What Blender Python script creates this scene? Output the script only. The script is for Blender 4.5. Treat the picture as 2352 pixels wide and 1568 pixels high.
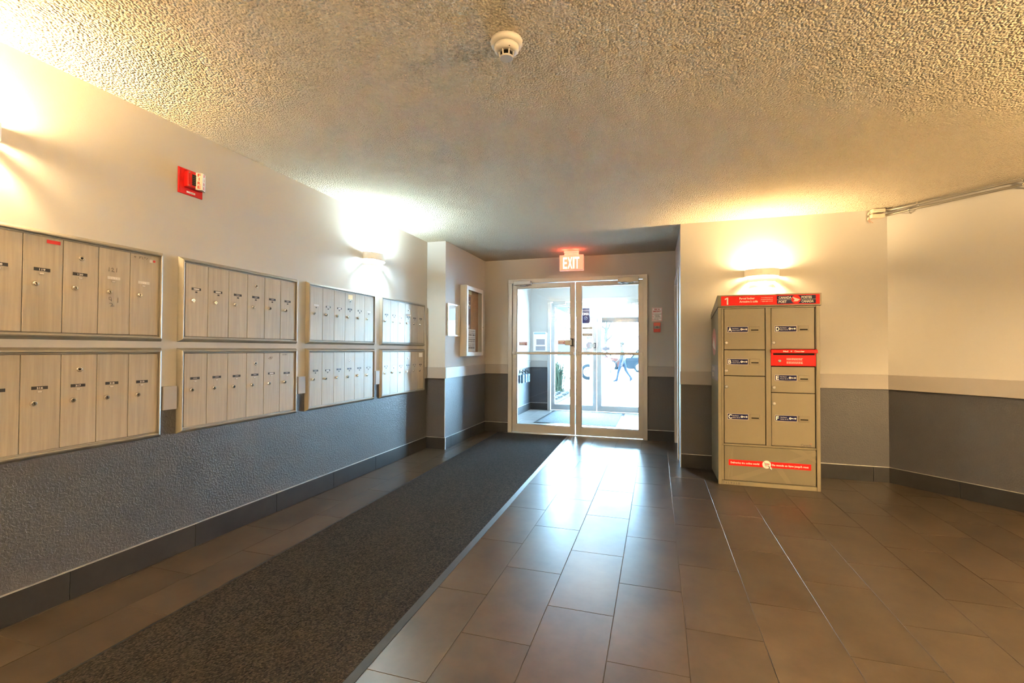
import bpy, bmesh, math, random
from mathutils import Vector, Matrix
random.seed(7)
for o in list(bpy.data.objects): bpy.data.objects.remove(o, do_unlink=True)
SC = bpy.context.scene
COL = SC.collection
PI = math.pi

# ------------------------------------------------------------------ camera
def make_camera():
    f, yaw, pitch, roll = 1073.91, 0.3002, 0.0168, 0.0041
    fw = Vector((-math.sin(yaw)*math.cos(pitch), math.cos(yaw)*math.cos(pitch), math.sin(pitch)))
    r = Vector((math.cos(yaw), math.sin(yaw), 0)); u = r.cross(fw)
    r2 = r*math.cos(roll)+u*math.sin(roll); u2 = -r*math.sin(roll)+u*math.cos(roll)
    m = Matrix((( r2.x, u2.x, -fw.x, 0), (r2.y, u2.y, -fw.y, 0), (r2.z, u2.z, -fw.z, 1.2), (0, 0, 0, 1)))
    cd = bpy.data.cameras.new('camera'); cd.sensor_width = 36; cd.lens = f/2352*36; cd.clip_start = .02; cd.clip_end = 300
    c = bpy.data.objects.new('camera', cd); c.matrix_world = m; COL.objects.link(c); SC.camera = c
make_camera()

# ------------------------------------------------------------------ world, sun, exposure
W = bpy.data.worlds.new('daylight'); SC.world = W; W.use_nodes = True
bg = W.node_tree.nodes['Background']; bg.inputs[0].default_value = (.40, .70, 1.0, 1); bg.inputs[1].default_value = 58.0
# daylight comes in through the outer doors only: tell the sampler where they are
pl = bpy.data.lights.new('door_portal', 'AREA'); pl.shape = 'RECTANGLE'; pl.size = 1.84; pl.size_y = 2.12; pl.cycles.is_portal = True
po_ = bpy.data.objects.new('door_portal', pl); COL.objects.link(po_); po_.location = (-1.09, 9.21, 1.08); po_.rotation_euler = (-math.pi/2, 0, 0)
SC.cycles.sample_clamp_indirect = 12; SC.cycles.caustics_reflective = False; SC.cycles.caustics_refractive = False; SC.cycles.blur_glossy = 4; SC.cycles.max_bounces = 8; SC.cycles.diffuse_bounces = 3; SC.cycles.glossy_bounces = 3
SC.view_settings.view_transform = 'Standard'; SC.view_settings.look = 'None'
SC.view_settings.gamma = 1; SC.view_settings.use_curve_mapping = False
SC.view_settings.exposure = 2.0
WARM = (1, .675, .33); COOL = (.72, .95, 1.0)
P_WARM = 30; P_COOL = 34; P_FILL = 210; P_SIDE = 640; P_VEST = 16

# ------------------------------------------------------------------ measures of the place
XL, XB = -2.676, -2.430            # mailbox wall, wall of the notice case
YJ, YF, YR = 5.132, 6.490, 5.114   # pier face, entrance wall, locker wall
XP, XC = .235, 2.027               # passage corner, angled wall corner
XR, YB = 3.40, -3.0                # wall out of view, wall behind the camera
YV, XV = 9.10, .10                 # outer door wall, vestibule wall
HC = 2.504; RT, RB = .982, .846; BB = .140
D45 = Vector((.6822, -.7312, 0)).normalized(); N45 = Vector((.7312, .6822, 0)).normalized()
TW, TL, TX, TY = .30365, .63339, -.79394, 1.85123

# ------------------------------------------------------------------ materials
def mat(name, color, rough=.5, metal=0, spec=.5, bump=None, mottle=None, emit=None, estr=0, vary=0, stretch=None, coat=0):
    """bump=(kind, scale, distance, strength); mottle=(scale, amount); stretch = object-space scale for streaks"""
    m = bpy.data.materials.new(name); m.use_nodes = True
    nt = m.node_tree; N = nt.nodes; L = nt.links; b = N['Principled BSDF']
    b.inputs['Base Color'].default_value = (*color, 1); b.inputs['Roughness'].default_value = rough
    b.inputs['Metallic'].default_value = metal; b.inputs['Specular IOR Level'].default_value = spec
    b.inputs['Coat Weight'].default_value = coat
    if emit: m.cycles.emission_sampling = 'NONE'; b.inputs['Emission Color'].default_value = (*emit, 1); b.inputs['Emission Strength'].default_value = estr
    tc = N.new('ShaderNodeTexCoord')
    last = None
    if mottle:
        mp = N.new('ShaderNodeMapping'); L.new(tc.outputs['Object'], mp.inputs[0])
        if stretch: mp.inputs['Scale'].default_value = stretch
        no = N.new('ShaderNodeTexNoise'); no.inputs['Scale'].default_value = mottle[0]; no.inputs['Detail'].default_value = 6; no.inputs['Roughness'].default_value = .65
        L.new(mp.outputs[0], no.inputs['Vector'])
        if vary:
            oi = N.new('ShaderNodeObjectInfo'); va = N.new('ShaderNodeVectorMath'); va.operation = 'SCALE'
            cx = N.new('ShaderNodeCombineXYZ')
            for k in range(3): L.new(oi.outputs['Random'], cx.inputs[k])
            L.new(cx.outputs[0], va.inputs[0]); va.inputs['Scale'].default_value = 37
            ad = N.new('ShaderNodeVectorMath'); ad.operation = 'ADD'
            L.new(mp.outputs[0], ad.inputs[0]); L.new(va.outputs[0], ad.inputs[1]); L.new(ad.outputs[0], no.inputs['Vector'])
        mr = N.new('ShaderNodeMapRange'); mr.inputs['From Min'].default_value = .25; mr.inputs['From Max'].default_value = .75
        mr.inputs['To Min'].default_value = 1-mottle[1]; mr.inputs['To Max'].default_value = 1+mottle[1]
        L.new(no.outputs['Fac'], mr.inputs[0])
        mul = N.new('ShaderNodeVectorMath'); mul.operation = 'SCALE'; mul.inputs[0].default_value = color
        L.new(mr.outputs[0], mul.inputs['Scale']); last = mul.outputs[0]
        if vary:
            mr2 = N.new('ShaderNodeMapRange'); mr2.inputs['To Min'].default_value = 1-vary; mr2.inputs['To Max'].default_value = 1+vary
            L.new(oi.outputs['Random'], mr2.inputs[0])
            m3 = N.new('ShaderNodeVectorMath'); m3.operation = 'SCALE'; L.new(last, m3.inputs[0]); L.new(mr2.outputs[0], m3.inputs['Scale']); last = m3.outputs[0]
        L.new(last, b.inputs['Base Color'])
    if bump:
        kind, sc, dist, st = bump
        bp = N.new('ShaderNodeBump'); bp.inputs['Strength'].default_value = st; bp.inputs['Distance'].default_value = dist
        if kind == 'popcorn':
            v = N.new('ShaderNodeTexVoronoi'); v.feature = 'SMOOTH_F1'; v.inputs['Scale'].default_value = sc; v.inputs['Smoothness'].default_value = .35
            n = N.new('ShaderNodeTexNoise'); n.inputs['Scale'].default_value = sc*.9; n.inputs['Detail'].default_value = 4
            L.new(tc.outputs['Object'], v.inputs['Vector']); L.new(tc.outputs['Object'], n.inputs['Vector'])
            a = N.new('ShaderNodeMath'); a.operation = 'SUBTRACT'; L.new(n.outputs['Fac'], a.inputs[0]); L.new(v.outputs['Distance'], a.inputs[1])
            L.new(a.outputs[0], bp.inputs['Height'])
        elif kind == 'knock':
            n = N.new('ShaderNodeTexNoise'); n.inputs['Scale'].default_value = sc; n.inputs['Detail'].default_value = 3; n.inputs['Distortion'].default_value = .6
            L.new(tc.outputs['Object'], n.inputs['Vector'])
            cr = N.new('ShaderNodeMapRange'); cr.interpolation_type = 'SMOOTHSTEP'; cr.inputs['From Min'].default_value = .42; cr.inputs['From Max'].default_value = .60
            L.new(n.outputs['Fac'], cr.inputs[0]); L.new(cr.outputs[0], bp.inputs['Height'])
        else:
            n = N.new('ShaderNodeTexNoise'); n.inputs['Scale'].default_value = sc; n.inputs['Detail'].default_value = 5
            if stretch:
                mp2 = N.new('ShaderNodeMapping'); mp2.inputs['Scale'].default_value = stretch; L.new(tc.outputs['Object'], mp2.inputs[0]); L.new(mp2.outputs[0], n.inputs['Vector'])
            else: L.new(tc.outputs['Object'], n.inputs['Vector'])
            L.new(n.outputs['Fac'], bp.inputs['Height'])
        L.new(bp.outputs[0], b.inputs['Normal'])
    return m

def glass_mat(name, tint=(.97, .985, .98), ior=1.7):
    m = bpy.data.materials.new(name); m.use_nodes = True
    nt = m.node_tree; N = nt.nodes; L = nt.links; N.remove(N['Principled BSDF'])
    out = N['Material Output']; tr = N.new('ShaderNodeBsdfTransparent'); tr.inputs[0].default_value = (*tint, 1)
    gl = N.new('ShaderNodeBsdfGlossy'); gl.inputs['Roughness'].default_value = .01
    fr = N.new('ShaderNodeFresnel'); fr.inputs['IOR'].default_value = ior
    ge = N.new('ShaderNodeNewGeometry'); om = N.new('ShaderNodeMath'); om.operation = 'SUBTRACT'; om.inputs[0].default_value = 1; L.new(ge.outputs['Backfacing'], om.inputs[1])
    mu = N.new('ShaderNodeMath'); mu.operation = 'MULTIPLY'; L.new(fr.outputs[0], mu.inputs[0]); L.new(om.outputs[0], mu.inputs[1])
    mx = N.new('ShaderNodeMixShader'); L.new(mu.outputs[0], mx.inputs[0]); L.new(tr.outputs[0], mx.inputs[1]); L.new(gl.outputs[0], mx.inputs[2])
    L.new(mx.outputs[0], out.inputs[0]); return m

def carpet_mat(name, dark, light, scale=260):
    m = bpy.data.materials.new(name); m.use_nodes = True
    nt = m.node_tree; N = nt.nodes; L = nt.links; b = N['Principled BSDF']; b.inputs['Roughness'].default_value = .95; b.inputs['Specular IOR Level'].default_value = .15
    tc = N.new('ShaderNodeTexCoord')
    n = N.new('ShaderNodeTexNoise'); n.inputs['Scale'].default_value = scale; n.inputs['Detail'].default_value = 3; L.new(tc.outputs['Object'], n.inputs['Vector'])
    mp = N.new('ShaderNodeMapping'); mp.inputs['Scale'].default_value = (150, 120, 1); L.new(tc.outputs['Object'], mp.inputs[0])
    v = N.new('ShaderNodeTexVoronoi'); v.inputs['Scale'].default_value = 1.0; v.inputs['Randomness'].default_value = .45; L.new(mp.outputs[0], v.inputs['Vector'])
    cr = N.new('ShaderNodeValToRGB'); e = cr.color_ramp.elements
    e[0].position = .15; e[0].color = (*dark, 1); e[1].position = 1.0; e[1].color = (*light, 1)
    sx = N.new('ShaderNodeSeparateXYZ'); L.new(v.outputs['Color'], sx.inputs[0]); av = N.new('ShaderNodeMath'); av.operation = 'MULTIPLY_ADD'; av.inputs[1].default_value = .62
    nm = N.new('ShaderNodeMath'); nm.operation = 'MULTIPLY'; nm.inputs[1].default_value = .35; L.new(n.outputs['Fac'], nm.inputs[0]); L.new(sx.outputs[0], av.inputs[0]); L.new(nm.outputs[0], av.inputs[2])
    L.new(av.outputs[0], cr.inputs[0])
    mr = N.new('ShaderNodeMapRange'); mr.inputs['From Max'].default_value = .75; mr.inputs['To Min'].default_value = 1.15; mr.inputs['To Max'].default_value = .35; L.new(v.outputs['Distance'], mr.inputs[0])
    mu = N.new('ShaderNodeVectorMath'); mu.operation = 'SCALE'; L.new(cr.outputs[0], mu.inputs[0]); L.new(mr.outputs[0], mu.inputs['Scale'])
    L.new(mu.outputs[0], b.inputs['Base Color'])
    bp = N.new('ShaderNodeBump'); bp.inputs['Distance'].default_value = .006; bp.inputs['Strength'].default_value = .8; bp.invert = True
    L.new(v.outputs['Distance'], bp.inputs['Height']); L.new(bp.outputs[0], b.inputs['Normal'])
    return m

M = {}
M['ceiling'] = mat('popcorn_ceiling', (.90, .80, .63), .95, spec=.1, bump=('popcorn', 98, .026, 1.0))
M['paint'] = mat('cream_paint', (.45, .44, .422), .62, spec=.3, bump=('noise', 140, .0006, .5))
M['dado'] = mat('grey_dado', (.041, .042, .050), .42, spec=.58, bump=('knock', 95, .0015, .6))
M['rail'] = mat('taupe_rail_paint', (.31, .29, .275), .45)
M['base'] = mat('dark_base_tile', (.018, .018, .020), .42, spec=.35, mottle=(6, .35), vary=.10)
M['tile'] = mat('brown_floor_tile', (.044, .033, .0235),   .33, spec=.30, mottle=(4.5, .42), vary=.10, bump=('noise', 60, .0003, .08))
M['vtile'] = mat('grey_floor_tile', (.30, .30, .30), .32, mottle=(4.5, .22), vary=.08)
M['grout'] = mat('grout', (.11, .098, .088), .9)
M['metaltrim'] = mat('aluminium_trim', (.80, .79, .76), .32, metal=.85)
M['alu'] = mat('door_aluminium', (.46, .45, .43), .38, metal=.35)
M['alud'] = mat('grey_aluminium', (.40, .385, .365), .35, metal=.6)
M['brush'] = mat('brushed_mailbox_door', (.38, .335, .275), .40, metal=.2, mottle=(9, .16), stretch=(9, 9, .35), vary=.05)
M['pframe'] = mat('mailbox_frame', (.27, .255, .225), .44, metal=.5, mottle=(9, .08), stretch=(1, 1, 1))
M['chrome'] = mat('chrome', (.78, .76, .72), .16, metal=1)
M['black'] = mat('black_plastic', (.018, .018, .020), .4)
M['dark'] = mat('dark_gap', (.012, .011, .010), .8, spec=.05)
M['white'] = mat('white_plastic', (.66, .635, .59), .45)
M['sconce'] = mat('sconce_white', (.86, .84, .80), .5)
M['paper'] = mat('white_paper', (.86, .87, .88), .8)
M['ink'] = mat('pen_ink', (.10, .09, .085), .7)
M['inkw'] = mat('white_print', (.86, .82, .78), .5)
M['fadel'] = mat('faded_label', (.55, .52, .48), .5)
M['red'] = mat('red_tape', (.62, .03, .03), .45)
M['fred'] = mat('fire_red', (.52, .012, .012), .30, coat=.3)
M['postred'] = mat('post_red', (.78, .006, .006), .5, spec=.25)
M['navy'] = mat('navy_print', (.006, .008, .055), .4, spec=.12)
M['tan'] = mat('locker_tan', (.19, .166, .110), .40, mottle=(2.5, .04))
M['tan2'] = mat('locker_tan_print', (.150, .134, .090), .42)
M['tan3'] = mat('locker_tan_ray', (.172, .152, .103), .42)
M['rubber'] = mat('rubber_edge', (.012, .0125, .014), .45)
M['carpet'] = carpet_mat('runner_carpet', (.0015, .0012, .001), (.058, .045, .035))
M['carpetb'] = carpet_mat('entrance_carpet', (.12, .15, .18), (.42, .47, .52))
M['glass'] = glass_mat('door_glass')
M['bulb'] = mat('bulb_warm', (.9, .9, .9), .5, emit=WARM, estr=22)
M['bulbc'] = mat('bulb_cool', (.9, .9, .9), .5, emit=COOL, estr=22)
M['vfill'] = mat('fill_lamp_diffuser', (.85, .85, .85), .5, emit=(.86, .94, 1), estr=6)
M['exitface'] = mat('exit_face', (.70, .30, .25), .5, emit=(1, .17, .09), estr=.48)
M['exitlet'] = mat('exit_letter', (.9, .8, .6), .5, emit=(1, .76, .48), estr=1.0)
M['cork'] = mat('cork', (.47, .25, .115), .85, mottle=(60, .25))
M['poster'] = mat('purple_poster', (.10, .045, .075), .45, mottle=(14, .5))
M['pink'] = mat('pink_print', (.62, .30, .32), .5)
M['yell'] = mat('cream_sticker', (.80, .74, .50), .6)
M['blue'] = mat('lockbox_blue', (.13, .27, .38), .4)
M['steel'] = mat('galvanised_conduit', (.42, .40, .35), .35, metal=.8)
M['fit'] = mat('conduit_fitting', (.66, .55, .43), .45)
M['copper'] = mat('copper_wire', (.50, .24, .15), .5)
M['concrete'] = mat('pale_concrete', (.60, .60, .60), .85, mottle=(3, .10), bump=('noise', 60, .002, .3))
M['asphalt'] = mat('asphalt', (.55, .55, .55), .9, mottle=(2, .1))
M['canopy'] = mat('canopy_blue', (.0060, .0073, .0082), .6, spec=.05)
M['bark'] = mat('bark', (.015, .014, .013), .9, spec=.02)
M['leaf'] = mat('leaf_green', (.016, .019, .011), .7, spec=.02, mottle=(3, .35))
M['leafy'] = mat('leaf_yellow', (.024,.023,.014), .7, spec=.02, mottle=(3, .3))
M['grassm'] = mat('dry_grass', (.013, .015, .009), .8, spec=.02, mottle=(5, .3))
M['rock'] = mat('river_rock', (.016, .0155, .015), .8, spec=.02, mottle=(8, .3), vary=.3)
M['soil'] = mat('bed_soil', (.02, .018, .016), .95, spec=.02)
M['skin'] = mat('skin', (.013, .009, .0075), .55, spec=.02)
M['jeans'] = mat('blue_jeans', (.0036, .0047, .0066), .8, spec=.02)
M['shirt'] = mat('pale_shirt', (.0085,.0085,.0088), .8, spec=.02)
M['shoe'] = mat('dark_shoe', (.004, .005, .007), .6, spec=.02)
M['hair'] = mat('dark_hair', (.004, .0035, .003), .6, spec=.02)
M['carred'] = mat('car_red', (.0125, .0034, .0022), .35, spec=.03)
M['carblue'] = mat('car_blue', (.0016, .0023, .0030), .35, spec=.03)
M['carwhite'] = mat('car_white', (.75, .76, .77), .25, coat=.6)
M['carglass'] = mat('car_glass', (.008, .010, .012), .15, spec=.05)
M['tyre'] = mat('tyre', (.003, .0035, .004), .7, spec=.02)
M['tail'] = mat('tail_lamp', (.55, .03, .10), .2)
M['lampw'] = mat('head_lamp', (.8, .82, .85), .1)
M['brown'] = mat('brown_strip', (.18, .11, .06), .5)
M['greyprint'] = mat('grey_print', (.30, .29, .33), .6)
M['paleblue'] = mat('paleblue_print', (.30, .45, .60), .6)
M['pinkstick'] = mat('pink_sticker', (.52, .28, .26), .5)
M['woodgrey'] = mat('grey_door_paint', (.30, .27, .245), .5)

# ------------------------------------------------------------------ helpers
def new_obj(name, me, parent=None):
    o = bpy.data.objects.new(name, me); COL.objects.link(o)
    if parent: o.parent = parent
    return o
class MB:
    """collects shapes, links them as ONE mesh object"""
    def __init__(s): s.bm = bmesh.new(); s.mats = []
    def slot(s, m):
        if m not in s.mats: s.mats.append(m)
        return s.mats.index(m)
    def box(s, x0, x1, y0, y1, z0, z1, m='white', bev=0, seg=1):
        r = bmesh.ops.create_cube(s.bm, size=1); vs = r['verts']
        for v in vs: v.co = Vector(((x0+x1)/2+v.co.x*(x1-x0), (y0+y1)/2+v.co.y*(y1-y0), (z0+z1)/2+v.co.z*(z1-z0)))
        fs = set(f for v in vs for f in v.link_faces); i = s.slot(m)
        for f in fs: f.material_index = i
        if bev:
            es = list(set(e for v in vs for e in v.link_edges))
            r = bmesh.ops.bevel(s.bm, geom=es, offset=bev, segments=seg, affect='EDGES', profile=.5)
            for f in r['faces']: f.material_index = i
        return s
    def prism(s, pts, d0, d1, axis='y', m='white'):
        """polygon pts in the two other axes, extruded from d0 to d1 along axis"""
        def P(a, b, d): return {'y': (a, d, b), 'x': (d, a, b), 'z': (a, b, d)}[axis]
        A = [s.bm.verts.new(P(a, b, d0)) for a, b in pts]; B = [s.bm.verts.new(P(a, b, d1)) for a, b in pts]
        i = s.slot(m); n = len(pts); fs = [s.bm.faces.new(A), s.bm.faces.new(B[::-1])]
        for k in range(n): fs.append(s.bm.faces.new((A[k], B[k], B[(k+1) % n], A[(k+1) % n])))
        for f in fs: f.material_index = i
        bmesh.ops.recalc_face_normals(s.bm, faces=fs); return s
    def lathe(s, prof, axis='z', c=(0, 0, 0), n=24, m='white', sy=1):
        """profile (radius, height) turned about axis through c"""
        i = s.slot(m); rings = []
        for r, h in prof:
            ring = []
            for k in range(n):
                a = 2*PI*k/n; u, v = r*math.cos(a), r*math.sin(a)*sy
                p = {'z': (u, v, h), 'y': (u, h, v), 'x': (h, u, v)}[axis]
                ring.append(s.bm.verts.new((c[0]+p[0], c[1]+p[1], c[2]+p[2])))
            rings.append(ring)
        fs = []
        for a, b in zip(rings, rings[1:]):
            for k in range(n): fs.append(s.bm.faces.new((a[k], a[(k+1) % n], b[(k+1) % n], b[k])))
        fs.append(s.bm.faces.new(rings[0])); fs.append(s.bm.faces.new(rings[-1]))
        for f in fs: f.material_index = i; f.smooth = len(f.verts) == 4
        bmesh.ops.recalc_face_normals(s.bm, faces=fs); return s
    def tube(s, pts, r, n=8, m='white', flat=1):
        i = s.slot(m); pts = [Vector(p) for p in pts]; rings = []
        rr = r if isinstance(r, (list, tuple)) else [r]*len(pts)
        for k, p in enumerate(pts):
            t = (pts[min(k+1, len(pts)-1)]-pts[max(k-1, 0)]).normalized()
            a = t.cross(Vector((0, 0, 1)));
            if a.length < .05: a = t.cross(Vector((0, 1, 0)))
            a.normalize(); b = a.cross(t)
            rings.append([s.bm.verts.new(p+rr[k]*(a*math.cos(2*PI*j/n)+b*math.sin(2*PI*j/n)*flat)) for j in range(n)])
        fs = []
        for a, b in zip(rings, rings[1:]):
            for j in range(n): fs.append(s.bm.faces.new((a[j], a[(j+1) % n], b[(j+1) % n], b[j])))
        for f in fs: f.smooth = True
        fs.append(s.bm.faces.new(rings[0])); fs.append(s.bm.faces.new(rings[-1]))
        for f in fs: f.material_index = i
        bmesh.ops.recalc_face_normals(s.bm, faces=fs); return s
    def quad(s, ps, m='white'):
        f = s.bm.faces.new([s.bm.verts.new(p) for p in ps]); f.material_index = s.slot(m); return s
    def mesh(s, name):
        me = bpy.data.meshes.new(name); s.bm.to_mesh(me); s.bm.free()
        for m in s.mats: me.materials.append(M[m])
        return me
    def build(s, name, parent=None): return new_obj(name, s.mesh(name), parent)
def tag(o, label, cat, group=None, kind=None):
    o['label'] = label; o['category'] = cat
    if group: o['group'] = group
    if kind: o['kind'] = kind
    return o
def thing(name, label, cat, loc=(0, 0, 0), rz=0, group=None):
    o = bpy.data.objects.new(name, None); COL.objects.link(o); o.empty_display_size = .1
    o.location = loc; o.rotation_euler = (0, 0, rz); return tag(o, label, cat, group)
def struct(o): o['kind'] = 'structure'; return o
def root(name, loc=(0, 0, 0), rz=0):
    o = bpy.data.objects.new(name, None); COL.objects.link(o); o.location = loc; o.rotation_euler = (0, 0, rz); return struct(o)
_tx = {}
def text_mesh(body, size, m, bold=0, spacing=1.0, ext=.0004):
    """lettering in the x-z plane facing -y; origin at left end of the baseline"""
    key = (body, size, m, bold, spacing)
    if key in _tx: return _tx[key]
    c = bpy.data.curves.new('lettering', 'FONT'); c.body = body; c.size = size; c.extrude = ext; c.offset = bold; c.space_character = spacing; c.resolution_u = 3; c.space_line = .9
    o = bpy.data.objects.new('lettering', c); COL.objects.link(o)
    dg = bpy.context.evaluated_depsgraph_get(); dg.update()
    me = bpy.data.meshes.new_from_object(o.evaluated_get(dg)); bpy.data.objects.remove(o); bpy.data.curves.remove(c)
    me.transform(Matrix.Rotation(PI/2, 4, 'X')); me.name = 'lettering'; me.materials.clear(); me.materials.append(M[m]); _tx[key] = me; return me
def text(body, parent, x, y, z, height, width=None, m='ink', bold=0, name='lettering', spacing=1.0, rot=0):
    """height = cap height; squeezed to width if given"""
    me = text_mesh(body, height/.70, m, bold, spacing)
    o = new_obj(name, me, parent); o.location = (x, y, z)
    if width:
        xs = [v.co.x for v in me.vertices]; w = max(xs)-min(xs); o.scale = (width/w, 1, 1)
        o.location.x = x-min(xs)*width/w
    if rot: o.rotation_euler = (0, rot, 0)
    return o
def clip_poly(poly, planes):
    for (a, b, c) in planes:      # keep a*x+b*y<=c
        out = []
        for i, p in enumerate(poly):
            q = poly[(i+1) % len(poly)]; dp = a*p[0]+b*p[1]-c; dq = a*q[0]+b*q[1]-c
            if dp <= 0: out.append(p)
            if (dp < 0 < dq) or (dq < 0 < dp):
                t = dp/(dp-dq); out.append((p[0]+t*(q[0]-p[0]), p[1]+t*(q[1]-p[1])))
        poly = out
        if len(poly) < 3: return []
    return poly
def area(p): return abs(sum(p[i][0]*p[(i+1) % len(p)][1]-p[(i+1) % len(p)][0]*p[i][1] for i in range(len(p))))/2

# ------------------------------------------------------------------ floor, made of its tiles
BW = .011                                  # thickness of the tile baseboard
w45 = (N45.x, N45.y, N45.x*XC+N45.y*YR)
main_planes = [(-1, 0, -(XL)), (1, 0, XR), (0, 1, YR), w45]
pass_planes = [(-1, 0, -XB), (1, 0, XP), (0, 1, YF), (0, -1, -YR)]
pass_long = [(-1, 0, -XB), (1, 0, XP), (0, 1, YF)]
def tile_mesh(poly, thick, m, c):
    bm = bmesh.new(); k = len(poly)
    gx, gy = sum(p[0] for p in poly)/k, sum(p[1] for p in poly)/k
    def ring(z, ins): 
        out = []
        for p in poly:
            d = Vector((gx-p[0], gy-p[1])); d = d*(ins/max(d.length, 1e-6)); out.append(bm.verts.new((p[0]+d.x-c[0], p[1]+d.y-c[1], z)))
        return out
    a, b, t = ring(-thick, 0), ring(-.0004, 0), ring(0, .0009)
    bm.faces.new(t)
    for r, q in ((a, b), (b, t)):
        for i in range(k): bm.faces.new((r[i], r[(i+1) % k], q[(i+1) % k], q[i]))
    bmesh.ops.recalc_face_normals(bm, faces=bm.faces[:])
    me = bpy.data.meshes.new('tile'); bm.to_mesh(me); bm.free(); me.materials.append(M[m]); return me
def lay_tiles(floor, x_edges, y0, y1, regions, m, g=.0032, tl=TL):
    cache = {}
    for i, (xa, xb, off) in enumerate(x_edges):
        j0 = math.floor((y0-TY)/tl-off)-1
        for j in range(j0, j0+int((y1-y0)/tl)+4):
            ya = TY+(j+off)*tl; yb = ya+tl
            if yb < y0+.01 or ya > y1: continue
            rect = [(xa+g/2, ya+g/2), (xb-g/2, ya+g/2), (xb-g/2, yb-g/2), (xa+g/2, yb-g/2)]
            for planes in regions(xa, xb, ya, yb):
                p = clip_poly(rect, planes)
                if len(p) < 3 or area(p) < .004: continue
                c = (xa, ya)
                if len(p) == 4 and area(p) > (xb-xa-g)*(tl-g)*.9999:
                    key = round(xb-xa, 4)
                    if key not in cache: cache[key] = tile_mesh(p, .009, m, c)
                    me = cache[key]
                else: me = tile_mesh(p, .009, m, c)
                o = new_obj('tile', me, floor); o.location = (xa, ya, 0)
def build_floor():
    b = MB(); b.box(XL-.12, XR+.12, YB-.12, YF+.02, -.15, -.0022, 'grout'); fl = struct(b.build('floor'))
    edges = []
    for i in range(-4, 14): edges.append((TX+i*TW, TX+(i+1)*TW, 0 if i % 2 == 0 else .5))
    e0 = TX-4*TW
    edges += [(-2.352, e0, .55), (-2.352-TW, -2.352, .05), (XL-.29, -2.352-TW, .55)]
    def reg(xa, xb, ya, yb):
        if xa >= XB-.001 and xb <= XP+.001 and yb > YR: return [pass_long]
        if yb <= YR: return [main_planes]
        return [main_planes, pass_planes]
    lay_tiles(fl, edges, .62, YF, reg, 'tile')
    # the rest of the floor, behind the camera, stays one joined part
    b = MB()
    for (xa, xb, off) in edges:
        xa, xb = max(xa, XL+BW), min(xb, XR)
        if xb-xa < .02: continue
        for j in range(-9, 0):
            ya = TY+(j+off)*TL; yb = min(ya+TL, 1e9)
            if yb > .64+.62: continue
            if ya < YB: ya = YB
            if yb-ya < .02: continue
            b.box(xa+.0016, xb-.0016, ya+.0016, yb-.0016, -.009, -.0001, 'tile')
    o = b.build('rear_tiling', fl); o['kind'] = 'stuff'
    return fl
build_floor()

# ------------------------------------------------------------------ walls, ceiling
def wall_box(b, x0, x1, y0, y1, dado=True, z0=0, z1=HC):
    if dado and z0 < RB: b.box(x0, x1, y0, y1, z0, RB, 'dado'); b.box(x0, x1, y0, y1, RB, z1, 'paint')
    else: b.box(x0, x1, y0, y1, z0, z1, 'paint')
b = MB(); wall_box(b, XL-.14, XL, YB-.14, YJ); struct(b.build('wall_left'))
b = MB(); wall_box(b, XL-.14, XB, YJ, YF); struct(b.build('wall_pier'))
FX0, FX1, FZ = -2.050, -.130, 2.197         # opening of the entrance doors
b = MB(); wall_box(b, XL-.14, FX0, YF, YF+.16); wall_box(b, FX1, XP, YF, YF+.16); b.box(FX0, FX1, YF, YF+.16, FZ, HC, 'paint'); struct(b.build('wall_entrance'))
PD0, PD1, PDZ = 5.50, 6.44, 2.06            # passage door
b = MB(); wall_box(b, XP, XP+.14, YR+.15, PD0); wall_box(b, XP, XP+.14, PD1, YF+.16); b.box(XP, XP+.14, PD0, PD1, PDZ, HC, 'paint'); struct(b.build('wall_passage'))
b = MB(); wall_box(b, XP, XC+.2, YR, YR+.15); struct(b.build('wall_right'))
# angled wall: local x runs along it
LA = (XR-XC)/D45.x
w = root('wall_angled', (XC, YR, 0), math.atan2(D45.y, D45.x))
b = MB(); wall_box(b, 0, LA+.1, 0, .14); o = b.build('wall_panel', w)
YA = YR+D45.y*LA
b = MB(); wall_box(b, XR, XR+.14, YB-.14, YA+.1); struct(b.build('wall_side'))
b = MB(); wall_box(b, XL-.14, XR+.14, YB-.14, YB); struct(b.build('wall_back'))
b = MB(); b.box(XL-.14, XR+.14, YB-.14, YF+.16, HC, HC+.12, 'ceiling'); struct(b.build('ceiling'))
# vestibule shell
b = MB(); wall_box(b, XB-.14, XB, YF+.16, YV+.16); struct(b.build('wall_vestibule_left'))
b = MB(); wall_box(b, XV, XV+.14, YF+.16, YV+.16); struct(b.build('wall_vestibule_right'))
OX0, OX1, OZ = -2.060, -.120, 2.184
b = MB(); wall_box(b, XB, OX0, YV, YV+.16); wall_box(b, OX1, XV, YV, YV+.16); b.box(OX0, OX1, YV, YV+.16, OZ, HC, 'paint'); struct(b.build('wall_vestibule_back'))
b = MB(); b.box(XB-.14, XV+.14, YF+.16, YV+.16, HC, HC+.12, 'ceiling'); struct(b.build('ceiling_vestibule'))
b = MB(); b.box(XB-.14, XV+.14, YF+.02, YV+.16, -.15, -.0022, 'grout'); vf = struct(b.build('floor_vestibule'))
lay_tiles(vf, [(XB-.08+i*TW, XB-.08+(i+1)*TW, .25 if i % 2 else .75) for i in range(9)], YF+.02, YV,
          lambda *a: [[(-1, 0, -XB), (1, 0, XV), (0, 1, YV+.1), (0, -1, -(YF+.16))]], 'vtile')

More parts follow.
